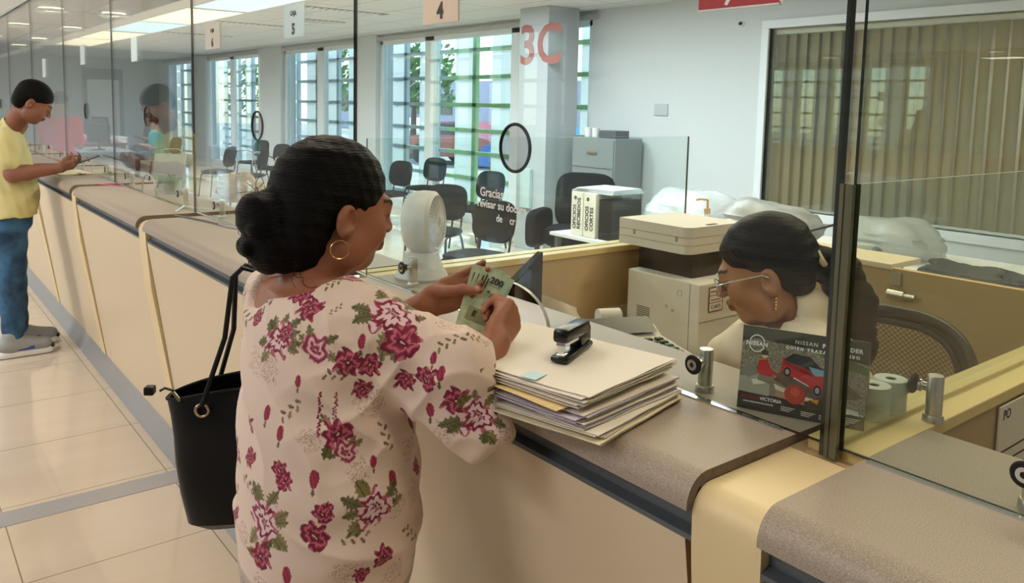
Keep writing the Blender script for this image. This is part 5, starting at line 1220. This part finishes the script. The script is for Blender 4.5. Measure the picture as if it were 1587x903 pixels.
# ---- multifunction copier
def copier():
    t = thing('photocopier', 'large white photocopier with a dark paper bay standing behind the clerk', 'photocopier', (-1.85, 2.28, 0)); wh = mat('copier_white', '#dcd5ca', .45, spec=.4); dk = mat('copier_dark', '#17120f', .35)
    mb = MB(); x0, x1, y0, y1 = -2.055, -1.735, 2.125, 2.43
    def lay(z0, z1, ins=0):
        r = .035; pts = [(x0+ins, y0+ins), (x1-r, y0+ins)] + [(x1 - ins - r + r*math.sin(math.radians(a)), y0 + ins + r - r*math.cos(math.radians(a))) for a in range(15, 91, 15)] + [(x1-ins, y1), (x0+ins, y1)]
        return MB().prism([(a, b, z0) for a, b in pts], (0, 0, z1 - z0))
    a = lay(1.175, 1.210).build('document_feeder', wh, t); lay(1.148, 1.1735).build('scanner_lid', wh, t); b = lay(1.118, 1.1465).build('scanner_bed', wh, t)
    MB().box((-1.765, 2.25, 1.2101), (-1.750, 2.30, 1.2115)).build('status_lamp', G['ink'], a)
    for xx in (-1.985, -1.79): MB().box((xx, y0 - .0012, 1.158), (xx + .010, y0, 1.176)).build('hinge_notch', mat('seam_grey', '#8f897f', .6), a)
    MB().box((-1.985, 2.16, 1.035), (-1.74, 2.42, 1.119)).build('paper_bay', dk, t)
    bd = MB().box((-1.985, 2.105, .52), (-1.660, 2.42, 1.035), bev=.006).build('copier_body', wh, t)
    mb = MB(); 
    for k in range(17): mb.box((-1.935, 2.1035, .80 + .0068*k), (-1.875, 2.1052, .8028 + .0068*k))
    mb.build('vent_grille', mat('vent_dark', '#5c554c', .7), bd)
    mb = MB(); mb.box((-1.702, 2.1038, .52), (-1.7005, 2.1052, 1.03)).box((-1.6605, 2.106, .905), (-1.6588, 2.40, .907)).build('panel_seam', MATS['seam_grey'], bd)
    mb = MB(); mb.tube([Vector((-1.745, 2.1045, .99)) + Vector((.009*a_, 0, .009*b_)) for a_, b_ in ((-1, -1), (1, -1), (1, 1), (-1, 1))], .0008, closed=True)
    for q in ((-1.800, .935), (-1.772, .925)): mb.tube([Vector((q[0] + .004*math.cos(a_), 2.1045, q[1] + .004*math.sin(a_))) for a_ in np.linspace(0, 2*PI, 13)[:-1]], .0008, closed=True)
    mb.build('embossed_mark', MATS['seam_grey'], bd)
    s = thing('asset_sticker', 'white sticker with red border reading C-0472 on the copier', 'sticker', (-1.655, 2.2, .98)); X = -1.6578
    mb = MB(); mb.box((X - .0008, 2.150, .935), (X, 2.225, 1.020), mat('sticker_red', '#8e2a35', .5)).box((X - .0006, 2.154, .939), (X + .0003, 2.221, 1.016), G['paper'])
    mb.box((X, 2.160, .9745), (X + .0006, 2.212, .9775), MATS['sticker_red']).box((X, 2.158, 1.002), (X + .0006, 2.205, 1.006), MATS['sticker_red'])
    for tb, sz, z in (('C-0472', .0175, .946),): vs, fs = text_mesh(tb, sz, (X + .0006, 2.1875, z), (0, 1, 0), (0, 0, 1), .0003, .0001, 'CENTER'); mb.add(vs, fs, G['ink'] if 'C-' in tb else MATS['sticker_red'])
    mb.box((X, 2.154, .9655), (X + .0005, 2.221, .968), MATS['sticker_red']).box((X, 2.154, .990), (X + .0005, 2.221, .9925), MATS['sticker_red']); mb.build('label_face', None, s)
    st = thing('cabinet', 'low pedestal under the photocopier', 'cabinet', (-1.84, 2.27, 0)); MB().box((-2.0, 2.11, .02), (-1.655, 2.44, .519), bev=.004).build('body', G['tan'], st); MB().box((-1.99, 2.105, .30), (-1.665, 2.11, .50)).build('drawer', G['cream'], st); MB().box((-1.98, 2.12, 0), (-1.67, 2.43, .02)).build('base', G['black'], st)
copier()
# ---- staff desk with calculator, monitor
d = thing('desk', 'clerk\'s lower desk behind the counter', 'desk', (-1.4, 1.6, 0))
MB().box((-2.065, 1.075, .775), (-.675, 1.62, .80), bev=.003).box((-2.065, 1.62, .775), (-1.45, 2.085, .80), bev=.003).build('desk_top', mat('desk_laminate', '#c2b295', .45), d)
for x, y in ((-2.04, 1.10), (-.70, 1.10), (-.70, 1.60), (-2.04, 2.06), (-1.48, 2.06)): MB().box((x - .02, y - .02, 0), (x + .02, y + .02, .775)).build('leg', G['grey'], d)
def calculator():
    MB().box((-1.54, 1.335, .801), (-1.17, 1.56, .950), bev=.003).build('desk_riser', G['tan'], d)
    c = Vector((-1.345, 1.445, .972)); t = thing('printing_calculator', 'cream printing calculator with dark keys in front of the copier', 'calculator', c); R = Matrix.Rotation(math.radians(-28), 3, 'Z'); tl = R @ Matrix.Rotation(math.radians(6), 3, 'X')
    # local x: across, y: towards the paper roll end
    Rm = Matrix.Rotation(math.radians(68), 3, 'Z') @ Matrix.Rotation(math.radians(-5), 3, 'X'); Q = lambda x, y, z: c + Rm @ Vector((x, y, z)) + Vector((0, 0, .02)); cr = mat('calc_cream', '#d8cdb2', .5); dk = mat('calc_dark', '#10100f', .25)
    pts = [(-.15, 0), (-.15, .03), (.02, .045), (.06, .065), (.13, .062), (.15, .045), (.15, 0)]
    MB().prism([Q(-.095, y, z) for y, z in pts], Rm @ Vector((.19, 0, 0))).build('case', cr, t, smooth=True)
    MB().add([Q(-.085, .020, .054), Q(.085, .020, .054), Q(.085, .080, .084), Q(-.085, .080, .084)], [(0, 1, 2, 3)]).add([Q(-.085, .080, .060), Q(.085, .080, .060), Q(.085, .080, .084), Q(-.085, .080, .084)], [(0, 1, 2, 3)]).build('display', dk, t)
    kd = mat('calc_key', '#2c2f2b', .5); kg = mat('calc_key_green', '#3f6b5c', .5)
    for i in range(6):
        for j in range(5):
            x = -.075 + i*.028; y = -.135 + j*.027; z = .030 + (y + .15)*.088 + .002
            big = i == 4 and j == 0
            MB().box(Q(x, y, z + .003) - Vector((.010, .009, .004)), Q(x, y, z + .003) + Vector((.010, .009, .004)), bev=.003, rot=Rm.to_4x4()).build('key', kg if (i, j) in ((0, 3), (5, 1), (5, 2)) else kd, t)
    a = Q(-.03, .135, .075); b = Q(.03, .135, .075); MB().cyl(a, b, .024, n=24).build('paper_roll', G['paper'], t, smooth=True)
    MB().box(Q(.0, .09, .066) - Vector((.03, .012, .001)), Q(.0, .09, .066) + Vector((.03, .012, .001)), rot=Rm.to_4x4()).build('paper_tear_bar', mat('tear_bar', '#6a6258', .4), t)
calculator()
MTR, MTL = (-1.729, 1.46, 1.196), (-1.718, 1.345, 1.124)
def monitor():
    a = Vector(MTR); b = Vector(MTL); dn = Vector((0, 0, -.22))
    t = thing('monitor', 'black tilted computer monitor seen from behind between the banknotes and the partition', 'monitor', (-1.69, 1.42, .76))
    x = (b - a).normalized(); n = x.cross(dn).normalized(); n = n if n.y > 0 else -n; th = n*.022
    MB().prism([a, b, b + dn*.75, a + dn], th).build('housing', mat('monitor_black', '#080707', .35, spec=.3), t)
    MB().prism([a + (b-a)*.06 + dn*.06 + th*1.02, b - (b-a)*.06 + dn*.03 + th*1.02, b - (b-a)*.06 + dn*.70 + th*1.02, a + (b-a)*.06 + dn*.93 + th*1.02], n*.0008).build('screen', mat('screen_off', '#241f1b', .08, spec=.7), t)
    m = (a + b)/2 + dn*.8; m = m + th + Vector((0, .02, 0)); MB().box(Vector((m.x - .02, m.y - .01, .81)), Vector((m.x + .02, m.y + .01, m.z))).build('stand', G['black'], t); MB().box((m.x - .09, m.y - .05, .8005), (m.x + .09, m.y + .07, .812), bev=.004).build('foot', G['black'], t)
monitor()
# white carrier bag with red print leaning on the partition
mb = MB(); g = []
for i in range(9):
    g.append([Vector((-2.055 + .018*math.sin(i*.9 + j*.7) + .03*(1 - j/6), 1.70 + .24*i/8 - .02*j/6, .801 + .20*j/6 - .10*(i/8)*(j/6))) for j in range(7)])
mb.grid(g); mb.grid([[p + Vector((.022 + .006*math.sin(k), 0, 0)) for k, p in enumerate(r)] for r in g])
o = mb.build('carrier_bag', mat('white_poly', '#d8cfc4', .5, bump=.2, bscale=30), None, smooth=True); tag(o, 'crumpled white carrier bag with red print leaning on the cream partition', 'bag')
vs, fs = text_mesh('SO', .05, (-2.012, 1.735, .83), (-.1, .95, -.35), (0, .35, .93), .002, .002); MB().add(vs, fs).build('red_print', mat('print_red', '#b3303a', .5), o)
mb = MB(); g = [[Vector((-2.02 + .05*i/6, 1.98 + .10*j/5, .812 + .10*math.sin(PI*j/5)*(.4 + .1*math.sin(i*2)))) for j in range(6)] for i in range(7)]; mb.grid(g); mb.grid([[p - Vector((0, 0, .006)) for p in r] for r in g])
tag(mb.build('plastic_pouch', mat('grey_poly', '#a39b90', .35), None, smooth=True), 'small grey crumpled pouch beside the calculator paper roll', 'pouch')
# ---- white desk fan
def fan():
    t = thing('desk_fan', 'white desk fan with a drum grille standing behind the glass by the woman\'s face', 'fan', (-1.985, 1.235, 1.1)); wm = trans_mat('fan_plastic', '#e9ebe8', .78, .35)
    MB().lathe([(.075, 0), (.078, .006), (.074, .014), (.055, .05), (.050, .075), (.046, .078)], (-1.985, 1.235, 1.1005), n=36).build('base', wm, t, smooth=True)
    c = Vector((-1.985, 1.245, 1.262)); ax = Vector((.78, .62, .06)).normalized(); q = Vector((0, 0, 1)).rotation_difference(ax)
    MB().lathe([(.078, -.045), (.090, -.030), (.093, .0), (.090, .030), (.078, .040), (.074, .036), (.085, .026), (.088, 0), (.085, -.026), (.074, -.041)], c, ax, n=40, cap=False).build('drum', wm, t, smooth=True)
    for s_, z in ((1, .040), (-1, -.045)):
        mb = MB(); 
        for k in range(36):
            a = 2*PI*k/36; mb.tube([c + q @ Vector((r*math.cos(a + .5*(r/.08)), r*math.sin(a + .5*(r/.08)), z*(1.12 - .3*(r/.08)**2))) for r in (.016, .035, .055, .077)], .0011, n=4)
        for r in (.016, .046): mb.tube([c + q @ Vector((r*math.cos(a), r*math.sin(a), z*(1.12 - .3*(r/.08)**2))) for a in np.linspace(0, 2*PI, 25)[:-1]], .0014, n=5, closed=True)
        mb.build('grille', G['white'], t)
    mb = MB()
    for k in range(4):
        a0 = PI/2*k; mb.grid([[c + q @ Vector((r*math.cos(a0 + w), r*math.sin(a0 + w), .014*(w - .3))) for w in (0, .2, .4, .6, .8)] for r in (.014, .035, .055, .070)])
    mb.cyl(c - ax*.012, c + ax*.012, .015); mb.build('blades', G['white'], t)
    MB().cyl(c - Vector((0, 0, .088)), c - Vector((0, 0, .088 + .002)) - Vector((0, 0, .0)), .02).box((-2.0, 1.22, 1.168), (-1.97, 1.26, 1.18)).build('neck', wm, t)
fan()
# ---- small things further along the counter
t = thing('clipboard', 'cream folder lying under the hands of the man in yellow', 'folder', (-6.0, 1.0, 1.1)); MB().box((-6.17, .90, 1.1008), (-5.83, 1.10, 1.108), bev=.002, rot=Matrix.Rotation(.1, 4, 'Z')).build('cover', mat('folder_cream', '#e3d3a8', .6), t); MB().box((-5.86, 1.02, 1.108), (-5.80, 1.06, 1.118), bev=.002).build('clip', G['chrome'], t)
t = thing('desk_organizer', 'clear acrylic box with dark cards behind the third glass pane', 'organizer', (-4.53, 1.23, 1.1)); am = trans_mat('acrylic', '#a9cfd2', .25, .05)
mb = MB(); mb.box((-4.61, 1.19, 1.1005), (-4.45, 1.20, 1.19)).box((-4.61, 1.27, 1.1005), (-4.45, 1.28, 1.16)).box((-4.61, 1.19, 1.1005), (-4.60, 1.28, 1.19)).box((-4.46, 1.19, 1.1005), (-4.45, 1.28, 1.19)).box((-4.61, 1.19, 1.1005), (-4.45, 1.28, 1.105)).build('box', am, t); MB().box((-4.59, 1.215, 1.106), (-4.52, 1.25, 1.165)).build('cards', G['black'], t)
t = thing('display_stand', 'tilted tablet-like display on a black bent foot behind the glass', 'display', (-4.70, 1.26, 1.1)); R = Matrix.Rotation(.5, 4, 'X') @ Matrix.Rotation(-.4, 4, 'Y'); MB().box((-4.80, 1.27, 1.15), (-4.62, 1.285, 1.30), rot=Matrix.Rotation(.8, 4, 'Z') @ Matrix.Rotation(-.25, 4, 'X')).build('panel', mat('display_grey', '#c6cdd2', .3), t); mb = MB(); mb.tube([(-4.74, 1.22, 1.108), (-4.74, 1.24, 1.17), (-4.71, 1.27, 1.20), (-4.68, 1.28, 1.16), (-4.68, 1.30, 1.108)], .008); mb.build('foot', G['black'], t, smooth=True)
tag(MB().box((-5.16, 1.045, 1.1005), (-4.98, 1.065, 1.103), rot=Matrix.Rotation(.5, 4, 'Z')).build('paper_strip', mat('magenta_strip', '#d8477c', .5), None), 'magenta strip lying on the counter left of the acrylic box', 'strip')
def lump(name, c, r, m, seed, lab, cat, amp=.25):
    rs = random.Random(seed); ph = [rs.uniform(0, 6) for _ in range(9)]; mb = MB(); vs = []; fs = []; n, k = 40, 22
    for j in range(k + 1):
        t_ = PI*j/k
        for i in range(n):
            a = 2*PI*i/n; d = Vector((math.sin(t_)*math.cos(a), math.sin(t_)*math.sin(a), math.cos(t_)))
            s_ = 1 + amp*(.5*math.sin(3*d.x*2 + ph[0] + 2*d.z) + .35*math.sin(7*d.y + ph[1] + 3*d.x) + .3*abs(math.sin(9*d.z + ph[2] + 5*d.y)) + .2*abs(math.sin(14*d.x + ph[3] + 9*d.y)) + .12*math.sin(25*d.y + 18*d.z + ph[4]))
            v = Vector((d.x*r[0]*s_, d.y*r[1]*s_, d.z*r[2]*s_)); v.z = max(v.z, -r[2]*.75); vs.append(Vector(c) + v)
    for j in range(k):
        for i in range(n): fs.append((j*n+i, (j+1)*n+i, (j+1)*n+(i+1) % n, j*n+(i+1) % n))
    mb.add(vs, fs); return tag(mb.build(name, m, None, smooth=True), lab, cat)
lump('crumpled_bag', (-4.02, 1.42, 1.155), (.10, .10, .07), mat('tan_bag', '#b59a6a', .6, var=.4, vscale=18), 2, 'crumpled tan paper bag behind the glass beside the acrylic box', 'bag', .3)
t = thing('cable_tie', 'thin white cable end lying on the counter below the third glass pane', 'cable', (-3.6, 1.06, 1.1)); mb = MB(); mb.tube([(-3.93, 1.13, 1.104), (-3.80, 1.07, 1.104), (-3.72, 1.03, 1.104)], .004); mb.build('strip', G['white'], t); 
t = thing('pen', 'chained pen lying on the counter left of the woman\'s hair bun', 'pen', (-3.2, 1.07, 1.1)); MB().tube([(-3.62, 1.00, 1.104), (-3.40, 1.055, 1.104), (-3.27, 1.075, 1.104)], .0035).build('barrel', G['grey'], t, smooth=True); MB().tube([(-3.27, 1.075, 1.104), (-3.2, 1.08, 1.104), (-3.12, 1.10, 1.104)], .005).build('tip', G['chrome'], t, smooth=True)

# ================================================================== BEHIND THE CLERK
t = thing('rear_partition', 'cream partition behind the clerk with a pale top', 'partition', (-1.75, 2.74, 0)); MB().box((-2.06, 2.725, 0), (-1.34, 2.80, 1.075)).build('partition_body', G['tan'], t); MB().box((-2.06, 2.715, 1.075), (-1.335, 2.93, 1.095), bev=.002).build('top_board', G['cream'], t)
t = thing('gate', 'cream swing gate with a metal lock at the right behind the clerk', 'gate', (-.5, 2.72, 0)); MB().box((-1.325, 2.70, .05), (.8, 2.73, 1.085)).build('gate_panel', G['tan'], t)
mb = MB(); mb.box((-1.325, 2.692, 1.03), (-1.29, 2.70, 1.075)).cyl((-1.325, 2.685, 1.0), (-1.27, 2.685, 1.0), .017).cyl((-1.27, 2.685, 1.0), (-1.235, 2.685, 1.0), .010); mb.build('lock', G['steel'], t, smooth=True)
t = thing('storage_counter', 'long pale cabinet behind the cream partition carrying wrapped things', 'cabinet', (-2, 3.6, 0)); MB().box((-2.78, 3.02, 0), (1.2, 4.1, .90)).build('body', mat('pale_cabinet', '#cfd3d4', .6), t); MB().box((-2.82, 3.0, .90), (1.25, 4.12, .93)).build('top_board', G['white'], t)
fm = trans_mat('wrap_film', '#b9bfc1', .72, .25)
fd = mat('grey_wrap', '#a7adb0', .35, var=.35, vscale=9, bump=.3, bscale=12)
lump('wrapped_parcel', (-2.46, 3.60, 1.025), (.29, .20, .12), fd, 3, 'grey plastic-wrapped parcel with dark strap above the clerk\'s head', 'parcel', .14)
lump('wrapped_parcel', (-1.90, 3.80, 1.012), (.24, .20, .10), fm, 5, 'translucent wrapped parcel right of the clerk\'s head, against the glass post', 'parcel', .18)
MB().tube([(-2.20, 3.47, 1.01), (-2.08, 3.50, 1.06), (-1.98, 3.54, 1.10)], .006).build('strap', G['black'], [o for o in bpy.data.objects if o.name == 'wrapped_parcel'][0])
lump('wrapped_object', (-1.68, 3.28, .974), (.085, .08, .055), mat('dark_crumple', '#55585a', .3, var=.6, vscale=25), 8, 'small dark crumpled object on the pale cabinet right of the glass post', 'parcel', .35)
lump('black_cloth', (-1.38, 3.40, .966), (.16, .12, .045), G['fabric_black'], 9, 'dark flat cloth heap lying further right on the pale cabinet', 'cloth', .4)
lump('plastic_sheet', (-.55, 3.55, 1.01), (.55, .35, .10), trans_mat('clear_sheet', '#c9d2d4', .4, .15), 11, 'large clear crumpled plastic sheet at the right under the blinds', 'plastic sheet', .15)
t = thing('soap_bottle', 'pump bottle with a tan pump standing behind the copier', 'bottle', (-2.62, 3.35, .93)); MB().lathe([(.045, 0), (.048, .01), (.048, .10), (.02, .135), (.014, .14), (.014, .15)], (-2.62, 3.35, .931), n=24).build('bottle', trans_mat('clear_bottle', '#cfd8dc', .4, .1), t, smooth=True)
mb = MB(); mb.cyl((-2.62, 3.35, 1.08), (-2.62, 3.35, 1.15), .006).cyl((-2.62, 3.35, 1.08), (-2.62, 3.35, 1.105), .016).tube([(-2.62, 3.35, 1.15), (-2.65, 3.33, 1.152), (-2.67, 3.32, 1.146)], .006); mb.build('pump', mat('pump_tan', '#c8a57c', .4), t, smooth=True)
lump('bubble_wrap', (-4.02, 4.95, .765), (.40, .34, .235), trans_mat('bubble_film', '#dfe6e6', .6, .2), 12, 'heap of clear bubble wrap behind the copier', 'bubble wrap', .13)
t = thing('table', 'white table behind the copier carrying binders and bubble wrap', 'table', (-4.2, 4.9, 0)); MB().box((-5.0, 4.35, .56), (-3.6, 5.4, .585)).build('table_top', G['white'], t)
for x in (-4.95, -3.65):
    for y in (4.4, 5.35): MB().box((x - .02, y - .02, 0), (x + .02, y + .02, .56)).build('leg', G['grey'], t)
for i, (ya, tt) in enumerate((('OFICIOS RECIBIDOS', 0), ('OFICIOS CORTES', 1))):
    x0 = -4.80 + .145*i; t = thing('binder', ['white binder marked OFICIOS RECIBIDOS beside the black armchair', 'white binder marked OFICIOS CORTES, right of its twin'][i], 'binder', (x0 + .07, 4.6, .585), 'white office binders'); MB().box((x0, 4.40, .586), (x0 + .135, 4.70, .94), bev=.004).build('cover', G['paper'], t)
    a, b = ya.split(); mb = MB()
    for k, w in enumerate((a, b)): vs, fs = text_mesh(w, .052, (x0 + .058 + .052*k, 4.3985, .64), (0, 0, 1), (-1, 0, 0), .001, .0005); mb.add(vs, fs, G['ink'])
    vs, fs = text_mesh('o', .05, (x0 + .035, 4.3985, .88), (1, 0, 0), (0, 0, 1), .003, .0005); mb.add(vs, fs, G['ink']); mb.build('spine_lettering', None, t)
tag(MB().box((-4.50, 4.42, .586), (-4.36, 4.75, .90), bev=.003).build('folder_box', G['black'], None), 'black file box right of the white binders', 'file box')
for k in range(4): tag(MB().box((-4.82 + .02*k, 4.42, .942 + .009*k), (-4.36 - .01*k, 4.78, .949 + .009*k), rot=Matrix.Rotation(.04*k, 4, 'Z')).build('loose_papers', mat('bluish_paper', '#cfd8de', .6), None), ['lowest sheet pile on the binders', 'second sheet pile on the binders', 'third sheet pile on the binders', 'topmost sheet pile on the binders'][k], 'papers', 'sheets piled on the binders')
t = thing('filing_cabinet', 'grey filing cabinet against the wall right of the lattice window', 'cabinet', (-6.1, 6.1, 0)); MB().box((-6.50, 5.95, .02), (-5.85, 6.35, 1.30), bev=.006).build('body', mat('cabinet_grey', '#8a8f93', .4), t)
for k in range(4): d_ = MB().box((-6.48, 5.94, .06 + .31*k), (-5.87, 5.95, .35 + .31*k)).build('drawer', MATS['cabinet_grey'], t); MB().box((-6.25, 5.925, .20 + .31*k), (-6.10, 5.94, .22 + .31*k)).build('handle', G['chrome'], d_)
tag(MB().box((-6.2, 6.05, 1.301), (-5.95, 6.25, 1.38), bev=.004).build('small_box', G['grey'], None), 'small dark box on top of the grey filing cabinet', 'box')
for i, (x, lb) in enumerate(((-6.42, 'white cup at the left on the filing cabinet'), (-6.30, 'white cup in the middle on the filing cabinet'))): tag(MB().lathe([(.035, 0), (.042, .10), (.038, .10), (.032, .005)], (x, 6.1, 1.301), n=20).build('cup', G['white'], None, smooth=True), lb, 'cup', 'cups on the filing cabinet')
# ================================================================== SIGNS AND LETTERING
def sign(x0, x1, z0, z1, body, num, col, lab, y=1.1105, txt='#3a3436'):
    t = thing('counter_sign', lab, 'sign', ((x0+x1)/2, y, z0), 'numbered paper signs on the glass'); MB().box((x0, y, z0), (x1, y + .0035, z1)).build('sheet', mat('sign' + col, col, .7, emit=None), t)
    if not num: return t
    ink = mat('sign_ink', txt, .6); vs, fs = text_mesh(num, (z1-z0)*.45, ((x0+x1)/2, y - .0008, z0 + (z1-z0)*.10), (1, 0, 0), (0, 0, 1), .002, .0003, 'CENTER'); MB().add(vs, fs).build('number', ink, t); mb = MB(); vs, fs = text_mesh(body, (z1-z0)*.20, ((x0+x1)/2, y - .0008, z0 + (z1-z0)*.66), (1, 0, 0), (0, 0, 1), .0005, .0003, 'CENTER'); mb.add(vs, fs)
    mb.build('word', ink, t)
sign(-1.790, -1.632, 1.803, 1.925, 'CAJA', '4', '#e3d2c0', 'cream paper sign numbered 4 at the top edge')
sign(-2.685, -2.525, 1.816, 1.925, 'CAJA', '5', '#c5dde2', 'pale blue paper sign numbered 5')
sign(-3.52, -3.34, 1.812, 1.915, 'CAJA', '6', '#dcd8cc', 'small cream paper sign numbered 6')
sign(-4.78, -4.66, 1.80, 1.93, '', '', '#cfe0e6', 'narrow pale sign left of the sign numbered 6')
sign(-6.16, -6.02, 1.82, 1.95, '', '', '#d6e2e6', 'narrow pale sign above the reflected yellow shirt')
sign(-7.74, -7.60, 1.76, 1.91, '', '', '#d6e2e6', 'farthest narrow pale sign above the man in yellow')
t = thing('red_sign', 'red sign cropped by the top edge above the wall beside the office window', 'sign', (-.83, 1.11, 1.77)); MB().box((-.905, 1.108, 1.771), (-.748, 1.1125, 1.90)).build('plate', mat('sign_red', '#a83238', .5), t); MB().box((-.907, 1.1085, 1.768), (-.746, 1.1135, 1.772)).box((-.748, 1.1085, 1.768), (-.745, 1.1135, 1.9)).build('white_border', G['white'], t)
MB().prism([(-.852, 1.1075, 1.776), (-.846, 1.1075, 1.774), (-.838, 1.1075, 1.786), (-.845, 1.1075, 1.789)], (0, .0004, 0)).build('white_mark', G['white'], t)
t = thing('window_lettering', 'white Spanish lettering stuck on the glass below the speaking hole', 'lettering', (-1.43, 1.115, 1.38)); mb = MB()
for body, x, z, s_ in (('Gracias', -1.535, 1.392, .030), ('revisar su docum', -1.545, 1.366, .0265), ('de    cr e', -1.47, 1.338, .024)): vs, fs = text_mesh(body, s_, (x, 1.1145, z), (1, 0, 0), (0, 0, 1), .0004, .0002); mb.add(vs, fs)
mb.build('letters', mat('white_vinyl', '#f4f4f2', .5), t)
t = thing('wall_lettering', 'large faded red letters 3C on the wall column', 'lettering', (-7.0, 5.745, 2.1))
vs, fs = text_mesh('3C', .60, (-7.215, 5.747, 2.09), (1, 0, 0), (0, 0, 1), .012, .001); m1 = MB(); m1.add(vs, fs).build('letters', mat('faded_red', '#a2655f', .7), t)
t = thing('thermostat_box', 'pale small box mounted on the column below the speaking hole', 'box', (-7.0, 5.73, .6)); MB().box((-7.09, 5.70, .48), (-6.92, 5.748, .92), bev=.004).build('case', mat('pale_teal_box', '#bcd0cf', .5), t)
tag(MB().box((-5.74, 6.385, 1.55), (-5.56, 6.399, 1.67), bev=.003).build('wall_plate', mat('plate_grey', '#b9c1c5', .6), None), 'small pale switch plate on the white wall', 'plate')
t = thing('cable_outlet', 'small dark cable hole in the wall left of the office window', 'outlet', (-4.71, 6.39, 2.42)); MB().lathe([(.03, 0), (.03, .012), (.02, .014)], (-4.71, 6.3995, 2.42), (0, -1, 0), n=20).build('collar', G['wall'], t); MB().sphere((-4.715, 6.385, 2.425), (.022, .01, .017)).build('dark_opening', G['black'], t)
t = thing('wall_notice', 'printed notice taped to the partition at the right edge', 'notice', (-.565, 1.7, 1.0)); MB().box((-.5695, 1.60, .78), (-.5665, 1.82, 1.072)).build('sheet', G['paper'], t)
mb = MB(); vs, fs = text_mesh('PO', .026, (-.5662, 1.615, 1.045), (0, 1, 0), (0, 0, 1), .0006, .0002); mb.add(vs, fs)
for k in range(9): mb.box((-.5664, 1.615, .98 - .022*k), (-.5661, 1.615 + (.17 if k % 3 else .12), .984 - .022*k))
mb.build('notice_lettering', G['ink'], t)
# ceiling air vents in the staff ceiling
for i, (xa, ya, xb, yb) in enumerate([(-9.0, 3.9, -8.85, 5.0), (-11.6, 3.8, -11.45, 4.9), (-14.2, 3.7, -14.05, 4.9), (-10.6, 4.5, -10.2, 5.1)]):
    t = thing('ceiling_vent', ['slotted ceiling vent nearest to the top edge', 'slotted ceiling vent over the sign numbered 5', 'slotted ceiling vent over the sign numbered 6', 'square dark ceiling vent between the slotted ones'][i], 'vent', ((xa+xb)/2, (ya+yb)/2, 2.7), 'vents in the staff ceiling'); MB().box((xa, ya, 2.694), (xb, yb, 2.6995)).build('backing', G['grey'], t)
    mb = MB(); n = int((yb - ya)/.085)
    for k in range(n): mb.box((xa, ya + .085*k, 2.688), (xb, ya + .085*k + .04, 2.694))
    mb.build('louvre', G['white'], t)
# far office desks
for i, (x, y) in enumerate(((-20.2, 4.0), (-17.6, 3.4), (-14.8, 2.9))):
    t = thing('office_desk', ['farthest white office desk at the left', 'reddish-brown office desk behind the mirrored yellow shirt', 'grey office desk beyond the acrylic box'][i], 'desk', (x, y, 0)); MB().box((x - .8, y - .4, .72), (x + .8, y + .4, .75)).build('desk_top', [G['white'], mat('mahogany', '#6e3a30', .4), G['grey']][i], t); MB().box((x - .78, y - .38, .05), (x + .78, y - .35, .72)).build('front_panel', [G['white'], MATS['mahogany'], G['grey']][i], t)
    for s_ in (-1, 1): MB().box((x + .76*s_ - .015, y - .38, 0), (x + .76*s_ + .015, y + .38, .72)).build('side_panel', [G['white'], MATS['mahogany'], G['grey']][i], t)
    t = thing('computer_monitor', ['monitor on the farthest white desk', 'monitor on the reddish-brown desk', 'monitor on the grey desk'][i], 'monitor', (x, y, .75)); MB().box((x - .25, y - .02, .86), (x + .25, y + .02, 1.18), bev=.005, rot=Matrix.Rotation(.5, 4, 'Z')).build('screen', G['black'], t); MB().box((x - .1, y - .08, .751), (x + .1, y + .08, .765)).box((x - .02, y - .01, .76), (x + .02, y + .02, .9)).build('stand', G['black'], t)
t = thing('interior_door', 'pale grey door in the far wall', 'door', (XL + .05, 4.9, 0)); MB().box((XL, 4.55, 0), (XL + .04, 5.35, 2.1)).build('leaf', mat('door_pale', '#d3d6d6', .6), t); MB().box((XL, 4.45, 0), (XL + .06, 4.55, 2.25)).box((XL, 5.35, 0), (XL + .06, 5.45, 2.25)).box((XL, 4.45, 2.1), (XL + .06, 5.45, 2.4)).build('door_frame', mat('door_frame_grey', '#70777b', .6), t)
